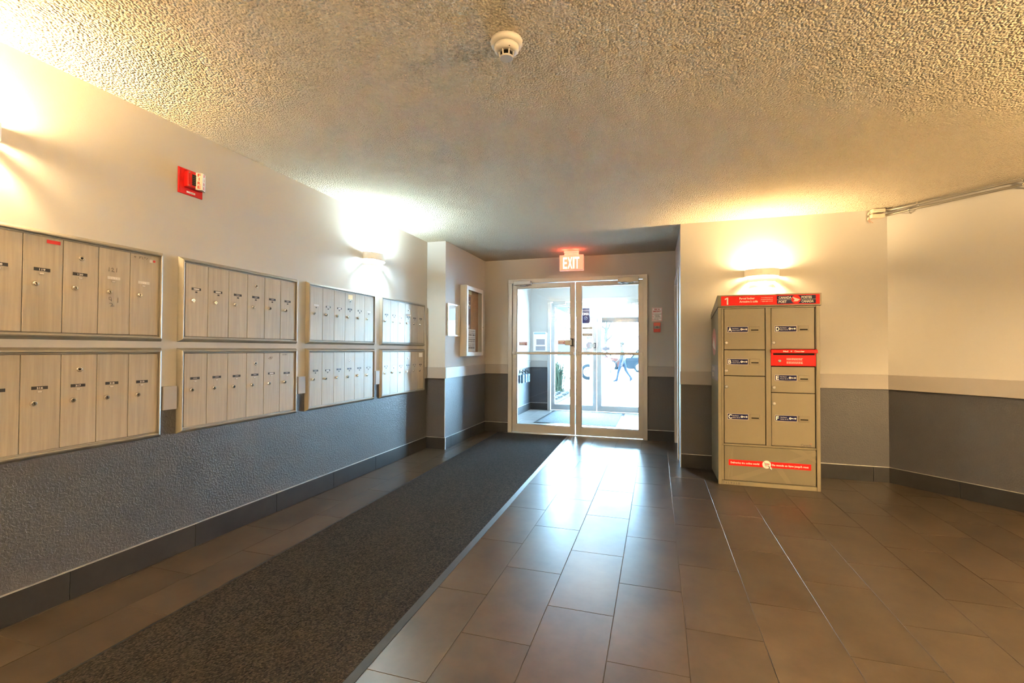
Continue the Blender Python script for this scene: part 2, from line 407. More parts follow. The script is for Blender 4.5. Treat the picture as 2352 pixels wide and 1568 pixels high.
# ------------------------------------------------------------------ chair rail and tile baseboard
NT = [0]
def rail(length, loc, rz):
    NT[0] += 1
    b = MB(); b.box(0, length, -.018, 0, RB, RT, 'rail', .003); o = b.build('trim_%d' % NT[0]); o.location = loc; o.rotation_euler = (0, 0, rz); return struct(o)
H = PI/2
for y0, y1 in ((-2.95, .985), (1.941, 2.023), (2.981, 3.061), (4.026, 4.100), (5.075, YJ-.019)): rail(y1-y0, (XL, y0, 0), H)
rail(XB-XL+.018, (XL, YJ, 0), 0); rail(YF-YJ-.018, (XB, YJ, 0), H)
rail(FX0-XB-.012, (XB, YF, 0), 0); rail(XP-FX1-.012, (FX1+.01, YF, 0), 0)
rail(XC-XP-.001, (XP-.006, YR, 0), 0); rail(LA, (XC, YR, 0), math.atan2(D45.y, D45.x))
rail(OX0-XB, (XB, YV, 0), 0); rail(YV-YF-.2, (XB, YF+.16, 0), H)
def baseboard(name, length, loc, rz, first=None, corner=0, tall=BB):
    """row of dark tiles with a bright metal edge on top; first = distance to the first joint"""
    r = root(name, loc, rz); a = 0; cut = first if first is not None else TL
    while a < length-.005:
        e = min(cut, length)
        if e-a > .01:
            b = MB(); b.box(a+.0012, e-.0012, -BW+.001, -.001, 0.0005, tall-.004, 'base', .001); b.build('tile', r)
        a = e; cut += TL
    b = MB(); b.box(0, length, -BW-.001, 0, tall-.0035, tall, 'metaltrim')
    if corner & 1: b.box(-.003, .003, -BW-.002, 0, 0, tall, 'metaltrim')
    if corner & 2: b.box(length-.003, length+.003, -BW-.002, 0, 0, tall, 'metaltrim')
    b.build('metal_edge', r); return r
baseboard('baseboard_left', YJ-BW-YB, (XL, YB, 0), H, first=(1.522-YB) % TL)
baseboard('baseboard_pier', XB-XL+BW, (XL, YJ, 0), 0, corner=2)
baseboard('baseboard_notice_wall', YF-YJ, (XB, YJ, 0), H, first=.158)
baseboard('baseboard_entrance_left', FX0-XB-.012, (XB, YF, 0), 0, corner=2)
baseboard('baseboard_entrance_right', XP-FX1-.012, (FX1+.012, YF, 0), 0)
baseboard('baseboard_right', XC-XP, (XP-.001, YR, 0), 0, first=.40, corner=1)
baseboard('baseboard_angled', LA, (XC, YR, 0), math.atan2(D45.y, D45.x), first=.50)
baseboard('baseboard_vestibule_left', YV-YF-.16, (XB, YF+.16, 0), H)
baseboard('baseboard_vestibule_back', OX0-XB, (XB, YV, 0), 0)
# bright corner bead on the pier edge; pale strip painting the lit passage edge
b = MB(); b.box(XB-.004, XB+.002, YJ-.002, YJ+.004, BB, RB, 'paint'); struct(b.build('trim_20'))
b = MB(); b.box(XP-.002, XP+.004, YR-.002, YR+.004, BB, RB, 'paint'); struct(b.build('trim_21'))

# ------------------------------------------------------------------ entrance doors
def door_frame(name, x0, x1, zt, y):
    b = MB(); j = .045
    b.box(x0-.012, x0+j, y-.022, y+.12, 0, zt-j-.0005, 'alu', .002); b.box(x1-j, x1+.012, y-.022, y+.12, 0, zt-j-.0005, 'alu', .002)
    b.box(x0-.012, x1+.012, y-.022, y+.12, zt-j, zt+.012, 'alu', .002)
    b.box(x0+j, x0+j+.012, y+.055, y+.12, 0, zt-j, 'alu'); b.box(x1-j-.012, x1-j, y+.055, y+.12, 0, zt-j, 'alu')
    b.box(x0, x1, y-.02, y+.10, -.002, .008, 'metaltrim')
    return struct(b.build(name))
def leaf(name, x0, x1, z1, gx0, gx1, gz0, gz1, y, bar=True):
    """aluminium glass leaf, origin at its lower corner"""
    r = root(name, (x0, y, .012)); w = x1-x0; h = z1-.012; t0, t1 = 0, .045
    gx0 -= x0; gx1 -= x0; gz0 -= .012; gz1 -= .012
    b = MB(); b.box(0, gx0, t0, t1, 0, h, 'alu', .0015); b.box(gx1, w, t0, t1, 0, h, 'alu', .0015)
    b.box(gx0, gx1, t0, t1, 0, gz0, 'alu', .0015); b.box(gx0, gx1, t0, t1, gz1, h, 'alu', .0015); b.build('leaf_frame', r)
    b = MB(); g = .010
    for a in ((gx0, gx0+g, gz0, gz1), (gx1-g, gx1, gz0, gz1), (gx0+g, gx1-g, gz0, gz0+g), (gx0+g, gx1-g, gz1-g, gz1)):
        b.box(a[0], a[1], .012, .034, a[2], a[3], 'alud')
    b.build('glazing_bead', r)
    b = MB(); b.box(gx0+.004, gx1-.004, .020, .026, gz0+.004, gz1-.004, 'glass'); b.build('pane', r)
    if bar:
        b = MB(); z = 1.135; b.box(.015, w-.02, -.035, -.017, z-.018, z+.018, 'alud', .003)
        b.box(.006, .04, -.038, 0, z-.022, z+.022, 'alu', .002); b.box(w-.045, w-.008, -.038, 0, z-.022, z+.022, 'alu', .002); b.build('push_bar', r)
    return r
def closer(parent, x0, x1, z0, z1, flip=1):
    b = MB(); b.box(x0, x1, -.075, -.001, z0, z1, 'alud', .006, 2); o = b.build('door_closer', parent)
    xm = x0+.05 if flip < 0 else x1-.05; xe = xm-flip*.16
    b = MB(); b.tube([(xm, -.05, z0-.004), (xe, -.10, z0-.008)], .006, 6, 'chrome'); b.tube([(xe, -.10, z0-.008), (xe+flip*.12, -.02, z0-.012)], .005, 6, 'chrome')
    b.lathe([(.012, z0-.015), (.012, z0)], 'z', (xm, -.05, 0), 10, 'alud'); b.build('closer_arm', o)
struct(door_frame('trim_22', FX0, FX1, FZ, YF+.0))
dl = leaf('door_1', -2.000, -1.090, 2.146, -1.938, -1.153, .120, 2.084, YF)
dr = leaf('door_2', -1.078, -.170, 2.146, -1.003, -.226, .120, 2.090, YF)
closer(dl, .030, .285, 2.110, 2.168, 1); closer(dr, .575, .850, 2.095, 2.168, -1)
def pull(parent, x, z0, z1, plate):
    b = MB(); b.box(x-.010, x+.010, -.05, -.038, z0, z1, 'black', .002)
    for z in (z0, z1-.014): b.box(x-.035, x+.010, -.05, -.001, z, z+.014, 'black')
    b.build('pull_handle', parent)
    b = MB(); b.box(x-.115, x-.020, -.012, -.001, (z0+z1)/2-.042, (z0+z1)/2+.034, 'alu', .002)
    b.lathe([(.011, -.016), (.011, -.012)], 'y', (x-.045, 0, (z0+z1)/2+.012), 10, 'alud'); b.build('latch_plate', parent)
pull(dl, .885, 1.236, 1.343, 1)
def sticker(parent, x0, x1, z0, z1, m, y=.0185, name='sticker', lines=0, lm='ink'):
    b = MB(); b.box(x0, x1, y-.0012, y, z0, z1, m)
    if lines:
        h = (z1-z0)/(lines*2+1)
        for k in range(lines): b.box(x0+(x1-x0)*.1, x1-(x1-x0)*(.1+.15*(k % 2)), y-.0016, y-.001, z1-h*(2*k+2), z1-h*(2*k+1), lm)
    return b.build(name, parent)
sticker(dl, .095, .215, 1.247, 1.296, 'pinkstick', lines=2, lm='inkw')
sticker(dl, .665, .765, 1.262, 1.322, 'pinkstick', lines=2, lm='inkw')
for z in (1.40, 1.46):
    b = MB(); b.lathe([(.006, -.003), (.006, 0)], 'y', (.86, 0, z), 8, 'alud'); b.build('screw', dl)
# outer pair
door_frame('trim_23', OX0, OX1, OZ, YV)
ol = leaf('door_4', -2.000, -1.111, 2.125, -1.940, -1.174, .115, 2.057, YV)
orr = leaf('door_5', -1.099, -.165, 2.125, -1.022, -.225, .115, 2.068, YV, bar=False)
closer(ol, .045, .300, 2.065, 2.135, 1); closer(orr, .575, .850, 2.070, 2.145, -1)
pull(ol, .880, 1.220, 1.320, 1)
r = sticker(ol, .603, .752, 1.674, 1.992, 'navy', .019, 'poster')
b = MB(); b.box(.612, .745, .0170, .0178, 1.955, 1.965, 'greyprint'); b.box(.612, .745, .0170, .0178, 1.935, 1.945, 'greyprint'); b.box(.604, .751, .0170, .0178, 1.675, 1.705, 'fadel'); b.build('print_band', r)
text('OMA', r, .612, .0172, 1.862, .045, .132, 'inkw', .002)
b = MB(); n = 20
for k in range(n):
    a0, a1 = 2*PI*k/n, 2*PI*(k+1)/n
    b.prism([(.678+.033*math.cos(a0), 1.80+.033*math.sin(a0)), (.678+.033*math.cos(a1), 1.80+.033*math.sin(a1)), (.678+.029*math.cos(a1), 1.80+.029*math.sin(a1)), (.678+.029*math.cos(a0), 1.80+.029*math.sin(a0))], .0168, .0176, 'y', 'paleblue')
b.prism([(.664, 1.800), (.674, 1.790), (.694, 1.814), (.690, 1.818), (.674, 1.798), (.667, 1.804)], .0168, .0176, 'y', 'paleblue'); b.build('emblem', r)
sticker(ol, .605, .810, 1.585, 1.630, 'brown'); sticker(ol, .605, .810, 1.450, 1.508, 'brown')
sticker(ol, .690, .805, 1.520, 1.560, 'fadel'); sticker(ol, .690, .805, 1.390, 1.440, 'fadel')
b = MB(); b.prism([(.755+.075*math.cos(PI/8+k*PI/4), 1.272+.075*math.sin(PI/8+k*PI/4)) for k in range(8)], .0172, .0185, 'y', 'greyprint')
for z in (1.29, 1.27, 1.25): b.box(.715, .795, .0166, .0173, z, z+.006, 'pinkstick')
b.build('sticker', ol)
sticker(orr, .096, .241, 1.180, 1.238, 'greyprint', lines=0)
# passage door in the side wall
b = MB(); b.box(XP-.016, XP+.14, PD0-.06, PD0+.012, 0, PDZ+.05, 'white', .002); b.box(XP-.016, XP+.14, PD1-.012, PD1+.048, 0, PDZ+.05, 'white', .002); b.box(XP-.016, XP+.14, PD0+.012, PD1-.012, PDZ-.012, PDZ+.05, 'white', .002); struct(b.build('trim_24'))
r = root('door_3', (XP+.07, PD0+.015, .005))
b = MB(); b.box(0, .042, 0, PD1-PD0-.03, 0, PDZ-.02, 'woodgrey', .002); b.build('door_slab', r)
b = MB(); b.lathe([(.012, -.04), (.012, 0)], 'x', (0, .09, 1.0), 12, 'chrome'); b.lathe([(.018, -.065), (.028, -.058), (.028, -.04), (.012, -.035)], 'x', (0, .09, 1.0), 14, 'chrome'); b.build('door_knob', r)

# ------------------------------------------------------------------ mailbox panels
PW, PH = .945, .500
DW = .1463
def frame_mesh():
    bm = bmesh.new(); prof = [(0, 0), (.003, -.006), (.014, -.024), (.020, -.026), (.024, -.024), (.0255, -.013), (.0315, -.012), (.0315, 0)]  # inset, out of the wall
    rings = []
    for ins, y in prof:
        rings.append([bm.verts.new(p) for p in ((ins, y, ins), (PW-ins, y, ins), (PW-ins, y, PH-ins), (ins, y, PH-ins))])
    for a, b in zip(rings, rings[1:]):
        for k in range(4): bm.faces.new((a[k], a[(k+1) % 4], b[(k+1) % 4], b[k]))
    bmesh.ops.recalc_face_normals(bm, faces=bm.faces[:])
    me = bpy.data.meshes.new('frame'); bm.to_mesh(me); bm.free(); me.materials.append(M['pframe']); return me
FRM = frame_mesh()
b = MB(); b.box(.031, PW-.031, -.004, -.001, .031, PH-.031, 'dark'); BACK = b.mesh('back_panel')
DX0 = (PW-6*DW)/2
b = MB(); b.box(.0012, DW-.0012, -.018, -.005, .0332, PH-.0332, 'brush', .0015); DOOR = b.mesh('door')
def lock_mesh(r=.0105, slot=True):
    b = MB(); b.lathe([(r*1.25, -.0185), (r*1.25, -.021), (r, -.024), (r, -.0275), (r*.8, -.029)], 'y', (0, 0, 0), 16, 'chrome')
    b.box(-.0014, .0014, -.0296, -.0288, -.006, .006, 'dark'); return b.mesh('lock')
LOCK = lock_mesh()
b = MB(); b.lathe([(.0125, -.0185), (.0125, -.0205), (.0095, -.022), (.006, -.0205)], 'y', (0, 0, 0), 16, 'chrome'); b.lathe([(.0052, -.0207), (.0052, -.0212)], 'y', (0, 0, 0), 10, 'dark'); MASTER = b.mesh('master_lock')
def label_mesh(m):
    b = MB(); b.box(-.0295, .0295, -.0195, -.0180, -.0072, .0072, m); return b.mesh('name_label')
LABEL = {k: label_mesh(k) for k in ('black', 'fadel')}
b = MB(); b.box(-.0295, .0295, -.0195, -.0180, -.0072, .0072, 'black'); b.box(-.018, .018, -.0199, -.0194, -.0045, .0040, 'fadel'); LABEL['half'] = b.mesh('name_label')
b = MB(); b.box(-.0095, .0095, -.0190, -.0180, -.0045, .0045, 'pframe'); b.box(-.0075, .0075, -.0193, -.0189, -.0025, .0035, 'fadel'); SLOT = b.mesh('viewing_slot')
b = MB(); b.box(-.0065, .0065, -.0190, -.0180, -.005, .004, 'black'); SLOTD = b.mesh('viewing_slot')
DEC = -.0184
def decal(d, x0, x1, z0, z1, m, name='sticker', y=DEC):
    b = MB(); b.box(x0, x1, y-.0008, y, z0, z1, m); return b.build(name, d)
def scribble(d, pts, name='pen_mark', r=.0009):
    b = MB()
    for st in pts: b.tube([(x, DEC-.0006, z) for x, z in st], r, 4, 'ink')
    return b.build(name, d)
def mailbox(y0, z0, label, nums=None, labels='bbbbbb', slots='light', extra=None, ajar=None):
    t = thing('mailbox_panel', label, 'mailbox', (XL, y0, z0), H, 'wall mailbox panels')
    new_obj('frame', FRM, t); new_obj('back_panel', BACK, t)
    for k in range(6):
        d = new_obj('door', DOOR, t); d.location = (DX0+k*DW, 0, 0)
        lx = .068; zz = .318+random.uniform(-.002, .002)
        o = new_obj('name_label', LABEL[{'b': 'black', 'f': 'fadel', 'h': 'half'}[labels[k]]], d); o.location = (lx, 0, zz)
        if nums: text(nums[k], d, lx-.011, -.0196, zz-.0046, .0085, .022, 'inkw', .0001)
        elif labels[k] == 'b': decal(d, lx-.012, lx+.012, zz-.001, zz+.0015, 'fadel', 'print_line', -.0195)
        o = new_obj('viewing_slot', SLOT if slots == 'light' else SLOTD, d); o.location = (lx+random.uniform(-.001, .004), 0, zz-.018)
        o = new_obj('lock', LOCK, d); o.location = (.044+random.uniform(-.003, .003), 0, .249+random.uniform(-.002, .002)); o.rotation_euler = (0, random.uniform(-.5, .5), 0)
        if k == 3: o = new_obj('master_lock', MASTER, d); o.location = (.073, 0, .395)
        if extra: extra(k, d)
    return t
def ex1(k, d):
    if k == 2: decal(d, .083, .134, .440, .456, 'red', 'red_tape')
    if k == 4:
        scribble(d, [[(.045, .352), (.046, .372)], [(.056, .368), (.062, .372), (.066, .366), (.058, .354), (.070, .353)], [(.080, .352), (.081, .373)]])
        scribble(d, [[(.058, .205), (.048, .210), (.047, .220), (.056, .222), (.058, .212), (.058, .200)], [(.088, .196), (.089, .222)], [(.050, .190), (.060, .192), (.064, .184), (.055, .176), (.072, .178)]])
    if k == 5:
        scribble(d, [[(.018, .447), (.021, .453), (.024, .446), (.027, .452)], [(.044, .444), (.045, .456), (.054, .457)], [(.045, .450), (.052, .450)], [(.058, .456), (.059, .444), (.066, .445)], [(.068, .456), (.072, .450), (.077, .457)], [(.080, .446), (.088, .455)]])
        decal(d, .096, .112, .432, .448, 'fadel'); b = MB(); b.lathe([(.0065, -.0200), (.0065, -.0192)], 'y', (.121, 0, .441), 14, 'red'); b.build('red_dot', d)
def ex2b(k, d):
    if k == 4: scribble(d, [[(.040, .425), (.055, .440), (.060, .432)], [(.052, .420), (.068, .442)], [(.064, .422), (.080, .440)]])
    if k == 5: scribble(d, [[(.022, .455), (.028, .450), (.034, .457), (.040, .450)], [(.048, .457), (.052, .450), (.058, .457), (.064, .451), (.072, .456)]])
def ex3t(k, d):
    if k == 3: decal(d, .042, .105, .410, .452, 'yell', 'cream_sticker')
def ex4t(k, d):
    if k == 3: decal(d, .020, .130, .330, .352, 'paper', 'white_sticker')
    if k == 2: decal(d, .03, .11, .452, .462, 'fadel', 'pale_tape')
def ex4b(k, d):
    if k == 5: decal(d, .030, .115, .405, .455, 'paper', 'paper_note')
Y1, Y2, Y3, Y4 = .993, 2.028, 3.070, 4.110
ZT, ZB = 1.236, .700
mailbox(Y1, ZT, 'upper mailbox panel with red tape on a door and 121 written in pen', ['117', '118', '119', '120', '121', '122'], 'bbbbff', 'light', ex1)
mailbox(Y1, ZB, 'lower mailbox panel with doors numbered 316 to 319, left of the first rail stub', ['314', '315', '316', '317', '318', '319'], 'bbbbbb', 'light')
mailbox(Y2, ZT, 'upper mailbox panel directly below the red fire alarm, second from the left', None, 'hhbbbb', 'dark')
mailbox(Y2, ZB, 'lower mailbox panel with pen scribbles on its last two doors, second from the left', None, 'bbbbhb', 'light', ex2b)
mailbox(Y3, ZT, 'upper mailbox panel with a cream sticker over its upper lock', None, 'fhhbhf', 'dark', ex3t)
mailbox(Y3, ZB, 'plain lower mailbox panel without stickers, third from the left', None, 'bhbbbh', 'dark')
mailbox(Y4, ZT, 'upper mailbox panel nearest the pier, lit by the white sconce, with a white sticker', None, 'bhfbbb', 'dark', ex4t)
mailbox(Y4, ZB, 'lower mailbox panel nearest the pier with a paper note on its last door', None, 'hfhbhb', 'dark', ex4b)

# ------------------------------------------------------------------ wall sconces with their lamps
def band(name, a, dp, z0, z1, parent, t=.005, n=28):
    bm = bmesh.new(); R = []
    for k in range(n+1):
        th = PI*k/n; c, s = math.cos(th), math.sin(th)
        R.append([bm.verts.new(p) for p in ((a*c, -dp*s, z0), (a*c, -dp*s, z1), ((a-t)*c, -(dp-t)*s, z1), ((a-t)*c, -(dp-t)*s, z0))])
    for p, q in zip(R, R[1:]):
        for j in range(4): f = bm.faces.new((p[j], p[(j+1) % 4], q[(j+1) % 4], q[j])); f.smooth = False
    bm.faces.new(R[0]); bm.faces.new(R[-1][::-1]); bmesh.ops.recalc_face_normals(bm, faces=bm.faces[:])
    me = bpy.data.meshes.new(name); bm.to_mesh(me); bm.free(); me.materials.append(M['sconce']); return new_obj(name, me, parent)
def sconce(loc, rz, label, color, power, bulb, low=True):
    """origin at the wall, bottom of the fixture (0.20 m high)"""
    t = thing('wall_sconce', label, 'lamp', loc, rz, 'tiered wall sconces')
    band('shade_band', .155, .115, .135, .203, t); band('shade_band', .128, .092, .078, .128, t); band('shade_band', .098, .070, .025, .070, t)
    b = MB(); b.box(-.045, .045, -.008, -.0005, .03, .195, 'sconce', .002)
    for sx in (-.03, .03): b.tube([(sx, -.006, .1), (sx*3.6, -.02, .168)], .003, 6, 'sconce')
    b.build('wall_plate', t)
    b = MB(); b.lathe([(.012, .06), (.014, .085), (.026, .115), (.024, .135), (.010, .148)], 'z', (0, -.045, 0), 14, bulb); b.build('bulb', t)
    l = bpy.data.lights.new('sconce_lamp', 'POINT'); l.energy = power; l.color = color; l.shadow_soft_size = .045
    lo = bpy.data.objects.new('sconce_lamp', l); COL.objects.link(lo); lo.parent = t; lo.location = (0, -.052, .168)
    if not low: return t
    l2 = bpy.data.lights.new('sconce_lamp', 'POINT'); l2.energy = power*.13; l2.color = color; l2.shadow_soft_size = .025
    lo = bpy.data.objects.new('sconce_lamp', l2); COL.objects.link(lo); lo.parent = t; lo.location = (0, -.048, .045)
    return t
sconce((XL, 3.975, 1.924), H, 'cool white tiered sconce above the far mailbox panels', COOL, P_COOL, 'bulbc')
sconce((.987, YR, 1.790), 0, 'warm tiered sconce glowing just above the parcel locker', WARM, P_WARM, 'bulb')
sconce((XL, 1.085, 1.937), H, 'warm tiered sconce above the panel with red tape', WARM, P_WARM, 'bulb')
sconce((XL, -1.80, 1.937), H, 'added warm fill sconce on mailbox wall behind the camera', WARM, P_FILL, 'bulb', False)  # from here down: unseen sconces added as warm fill light
sconce((XR, 1.30, 1.850), -H, 'added warm fill sconce on side wall near the angled wall', WARM, P_SIDE, 'bulb', False)
sconce((XR, -.6, 1.850), -H, 'added warm fill sconce on side wall beside the camera', WARM, P_SIDE, 'bulb', False)
sconce((-1.2, YB, 1.850), PI, 'added warm fill sconce on the back wall near the mailbox wall', WARM, P_FILL, 'bulb', False)
sconce((1.6, YB, 1.850), PI, 'added warm fill sconce on the back wall near the side wall', WARM, P_FILL, 'bulb', False)

# ------------------------------------------------------------------ carpet runner
def runner():
    a, bq, c, d = (-2.085, .50), (-1.015, .50), (-1.150, 6.425), (-2.215, 6.405)
    t = thing('carpet_runner', 'long dark speckled carpet runner leading along the floor to the doors', 'mat', (-1.6, .5, 0))
    ax = Vector((bq[0]-a[0], bq[1]-a[1])); ang = math.atan2(d[0]-a[0], d[1]-a[1])
    t.rotation_euler = (0, 0, -ang)
    w, l = 1.068, 5.90; e = .035
    x0 = -2.085+1.6
    b = MB()
    nx, ny = 8, 40
    b.box(x0+e, x0+w-e, 0, l-.012, .0005, .0095, 'carpet'); b.build('carpet_pile', t)
    for nm, p in (('rubber_edge', [(x0+w-e, .009), (x0+w-e, .0005), (x0+w, .0005), (x0+w, .002)]), ('rubber_edge', [(x0+.012, .002), (x0+.012, .0005), (x0+e, .0005), (x0+e, .009)])):
        b = MB(); b.prism(p, 0, l, 'y', 'rubber'); b.build(nm, t)
    b = MB(); b.prism([(l-.012, .0005), (l+.012, .0005), (l+.012, .002), (l-.012, .009)], x0+e, x0+w-e, 'x', 'rubber'); b.build('rubber_edge', t)
runner()
t = thing('entrance_mat', 'blue grey mat on the vestibule floor between the two glass door pairs', 'mat', (-1.25, 8.25, 0))
b = MB(); b.box(-.64, .64, -.76, .72, .0005, .010, 'carpetb', .002); b.build('carpet_pile', t)
b = MB()
for s in ((-.68, -.64, -.80, .76), (.64, .68, -.80, .76), (-.64, .64, -.80, -.76), (-.64, .64, .72, .76)): b.box(s[0], s[1], s[2], s[3], .0005, .006, 'rubber', .001)
b.build('rubber_edge', t)
t = thing('outdoor_mat', 'grey mat on the pavement just outside the outer doors', 'mat', (-.95, 11.05, -.02))
b = MB(); b.box(-.55, .5, -.62, .68, .0005, .012, 'carpetb', .002); b.build('carpet_pile', t)
b = MB()
for s in ((-.58, -.55, -.65, .71), (.50, .53, -.65, .71), (-.55, .50, -.65, -.62), (-.55, .50, .68, .71)): b.box(s[0], s[1], s[2], s[3], .0005, .008, 'rubber', .001)
b.build('rubber_edge', t)

# ------------------------------------------------------------------ parcel locker
def locker():
    t = thing('parcel_locker', 'tan steel parcel locker with red header, lettered doors and red mail slot', 'locker', (.529, 4.583, 0), math.radians(.6))
    Wd, Dp = .803, .520; z1 = 1.589
    b = MB(); b.box(.004, Wd-.004, .020, Dp, .012, z1-.003, 'tan', .002)
    b.box(0, .028, 0, .03, 0, z1-.004, 'tan', .002); b.box(Wd-.028, Wd, 0, .03, 0, z1-.004, 'tan', .002); b.box(.028, Wd-.028, 0, .03, 0, .036, 'tan', .002)
    b.box(.028, Wd-.028, .002, .03, z1-.014, z1-.004, 'tan'); b.build('body', t)
    # raised frame bars
    b = MB()
    b.box(.029, .047, .004, .02, .36, 1.574, 'tan', .0015); b.box(.388, .428, .004, .02, .36, 1.574, 'tan', .0015); b.box(.772, .774, .004, .02, .36, 1.574, 'tan')
    b.box(.775, .787, .006, .02, .04, 1.574, 'tan', .0015); b.box(.029, .774, .003, .02, .350, .364, 'tan', .0015); b.box(.029, .047, .006, .02, .04, .348, 'tan', .001)
    b.box(.048, .387, .0185, .0195, .366, 1.574, 'dark'); b.box(.429, .773, .0185, .0195, .366, 1.574, 'dark'); b.box(.048, .774, .0185, .0195, .038, .349, 'dark')
    b.build('door_frame', t)
    # sloped header hood
    b = MB(); b.prism([(-.004, 1.590), (-.004, 1.694), (.016, 1.697), (Dp, 1.555), (Dp, 1.515)], -.002, Wd+.012, 'x', 'tan'); cap = b.build('hood', t)
    b = MB(); b.box(.026, .802, -.006, -.0045, 1.600, 1.685, 'postred', .0005); hd = b.build('header_panel', cap)
    y = -.0064
    b = MB(); b.prism([(.073, 1.608), (.085, 1.608), (.085, 1.672), (.075, 1.672), (.055, 1.662), (.058, 1.651), (.073, 1.658)], -.0068, -.0060, 'y', 'inkw'); b.build('lettering', cap)
    text('Parcel locker', cap, .176, y, 1.653, .0175, .124, 'inkw', .0006); text('Armoire à colis', cap, .176, y, 1.625, .0175, .148, 'inkw', .0006)
    text('canadapost.ca', cap, .350, y, 1.661, .009, .092, 'inkw'); text('postescanada.ca', cap, .350, y, 1.645, .009, .092, 'inkw'); text('1 800 267-1177', cap, .350, y, 1.627, .009, .092, 'inkw')
    b = MB(); b.box(.476, .772, -.0072, -.0062, 1.607, 1.678, 'navy'); b.build('logo_panel', cap)
    b = MB(); b.box(.476, .620, -.0080, -.0072, 1.641, 1.643, 'inkw'); b.box(.648, .772, -.0080, -.0072, 1.641, 1.643, 'inkw'); b.build('logo_line', cap)
    y = -.0075
    text('CANADA', cap, .488, y, 1.650, .020, .100, 'inkw', .0008); text('POST', cap, .488, y, 1.615, .020, .062, 'inkw', .0008)
    text('POSTES', cap, .664, y, 1.650, .020, .078, 'inkw', .0008); text('CANADA', cap, .664, y, 1.615, .020, .092, 'inkw', .0008)
    def wing(parent, cx, cz, r, yy, ax='y', sx=1):
        b = MB(); b.prism([(cx+r*math.cos(2*PI*k/24), cz+r*math.sin(2*PI*k/24)) for k in range(24)], yy-.0008, yy, ax, 'postred'); o = b.build('logo_disc', parent)
        b = MB(); q = [(-.80, .62), (.86, -.02), (.30, -.50), (-.62, -.50), (-.30, -.15)]
        b.prism([(cx+r*u*sx, cz+r*v) for u, v in q], yy-.0014, yy-.0008, ax, 'inkw'); b.build('logo_wing', parent)
    wing(cap, .622, 1.643, .036, -.0080)
    # compartments
    def door(x0, x1, z0, z1_, letter=None, lx=None, lz=None, lock=None):
        d = new_obj('door', MB().box(x0+.002, x1-.0055, .007, .0184, z0+.0035, z1_-.001, 'tan', .0015).mesh('door'), t)
        if letter:
            b = MB(); b.box(lx-.0025, lx+.1685, .0062, .0068, lz-.0015, lz+.0505, 'fadel'); b.box(lx, lx+.166, .0055, .0062, lz+.001, lz+.048, 'navy'); b.build('key_label', d)
            yy = .0054
            text(letter, d, lx+.006, yy, lz+.0075, .034, {'A': .030, 'B': .025, 'C': .029, 'D': .029, 'E': .023, 'F': .021}[letter], 'inkw', .0012)
            text('Key Return', d, lx+.040, yy, lz+.030, .0075, .050, 'inkw'); text('Retour de clé', d, lx+.040, yy, lz+.013, .0075, .060, 'inkw')
            b = MB(); b.box(lx+.040, lx+.098, .0048, .0054, lz+.0235, lz+.0243, 'greyprint')
            kx, kz = lx+.115, lz+.025
            n = 14
            for k in range(n):
                a0, a1 = 2*PI*k/n, 2*PI*(k+1)/n
                b.prism([(kx+.0095*math.cos(a0), kz+.0095*math.sin(a0)), (kx+.0095*math.cos(a1), kz+.0095*math.sin(a1)), (kx+.0035*math.cos(a1), kz+.0035*math.sin(a1)), (kx+.0035*math.cos(a0), kz+.0035*math.sin(a0))], .0048, .0054, 'y', 'inkw')
            b.box(kx+.009, kx+.026, .0048, .0054, kz-.003, kz+.003, 'inkw'); b.box(kx+.020, kx+.024, .0048, .0054, kz-.006, kz-.003, 'inkw')
            b.prism([(kx+.030, kz+.004), (kx+.037, kz+.004), (kx+.037, kz+.0095), (kx+.0475, kz), (kx+.037, kz-.0095), (kx+.037, kz-.004), (kx+.030, kz-.004)], .0048, .0054, 'y', 'inkw'); b.build('key_symbol', d)
            sx = lx+.180
            b = MB(); b.box(sx, sx+.081, .003, .007, lz, lz+.050, 'tan', .0015); b.box(sx+.012, sx+.071, .0022, .0032, lz+.0125, lz+.0225, 'dark'); b.build('key_slot', d)
        if lock:
            b = MB(); b.lathe([(.0145, .007), (.0145, .0035), (.012, .001), (.010, 0), (.006, -.001)], 'y', (lock[0], 0, lock[1]), 18, 'alud'); b.build('lock', d)
        return d
    door(.050, .387, 1.204, 1.573, 'A', .079, 1.362, (.070, 1.267))
    door(.050, .387, .971, 1.202, 'B', .079, 1.073, (.070, 1.016))
    door(.050, .387, .367, .969, 'C', .079, .584, (.070, .873))
    door(.430, .770, 1.210, 1.573, 'D', .461, 1.364, (.452, 1.268))
    door(.430, .770, .831, 1.058, 'E', .461, .937, (.452, .876))
    fd = door(.430, .770, .367, .829, 'F', .461, .586, (.452, .734))
    text('Canad', fd, .656, .0066, .377, .0185, .066, 'ink', .0003); text('a', fd, .723, .0066, .377, .0185, .013, 'ink', .0003)
    b = MB(); b.box(.727, .7275, .0058, .0066, .392, .402, 'ink'); b.box(.7275, .730, .0058, .0066, .397, .402, 'red'); b.box(.734, .737, .0058, .0066, .397, .402, 'red'); b.build('flag', fd)
    # red mail slot
    ms = new_obj('mail_slot', MB().box(.427, .772, -.002, .019, 1.066, 1.180, 'postred', .0015).mesh('mail_slot'), t)
    b = MB(); b.box(.445, .755, -.004, -.0018, 1.080, 1.150, 'postred', .001); b.build('slot_door', ms)
    b = MB(); b.prism([(-.034, 1.181), (-.030, 1.202), (-.018, 1.209), (.018, 1.209), (.018, 1.187), (-.026, 1.178)], .424, .777, 'x', 'postred'); hb = b.build('slot_hood', ms)
    b = MB(); b.box(.445, .760, -.0035, -.0018, 1.160, 1.175, 'dark'); b.build('slot_opening', ms)
    o = text('Mail', hb, .515, -.0345, 1.187, .012, .040, 'inkw', .0006); o.rotation_euler = (-.19, 0, 0)
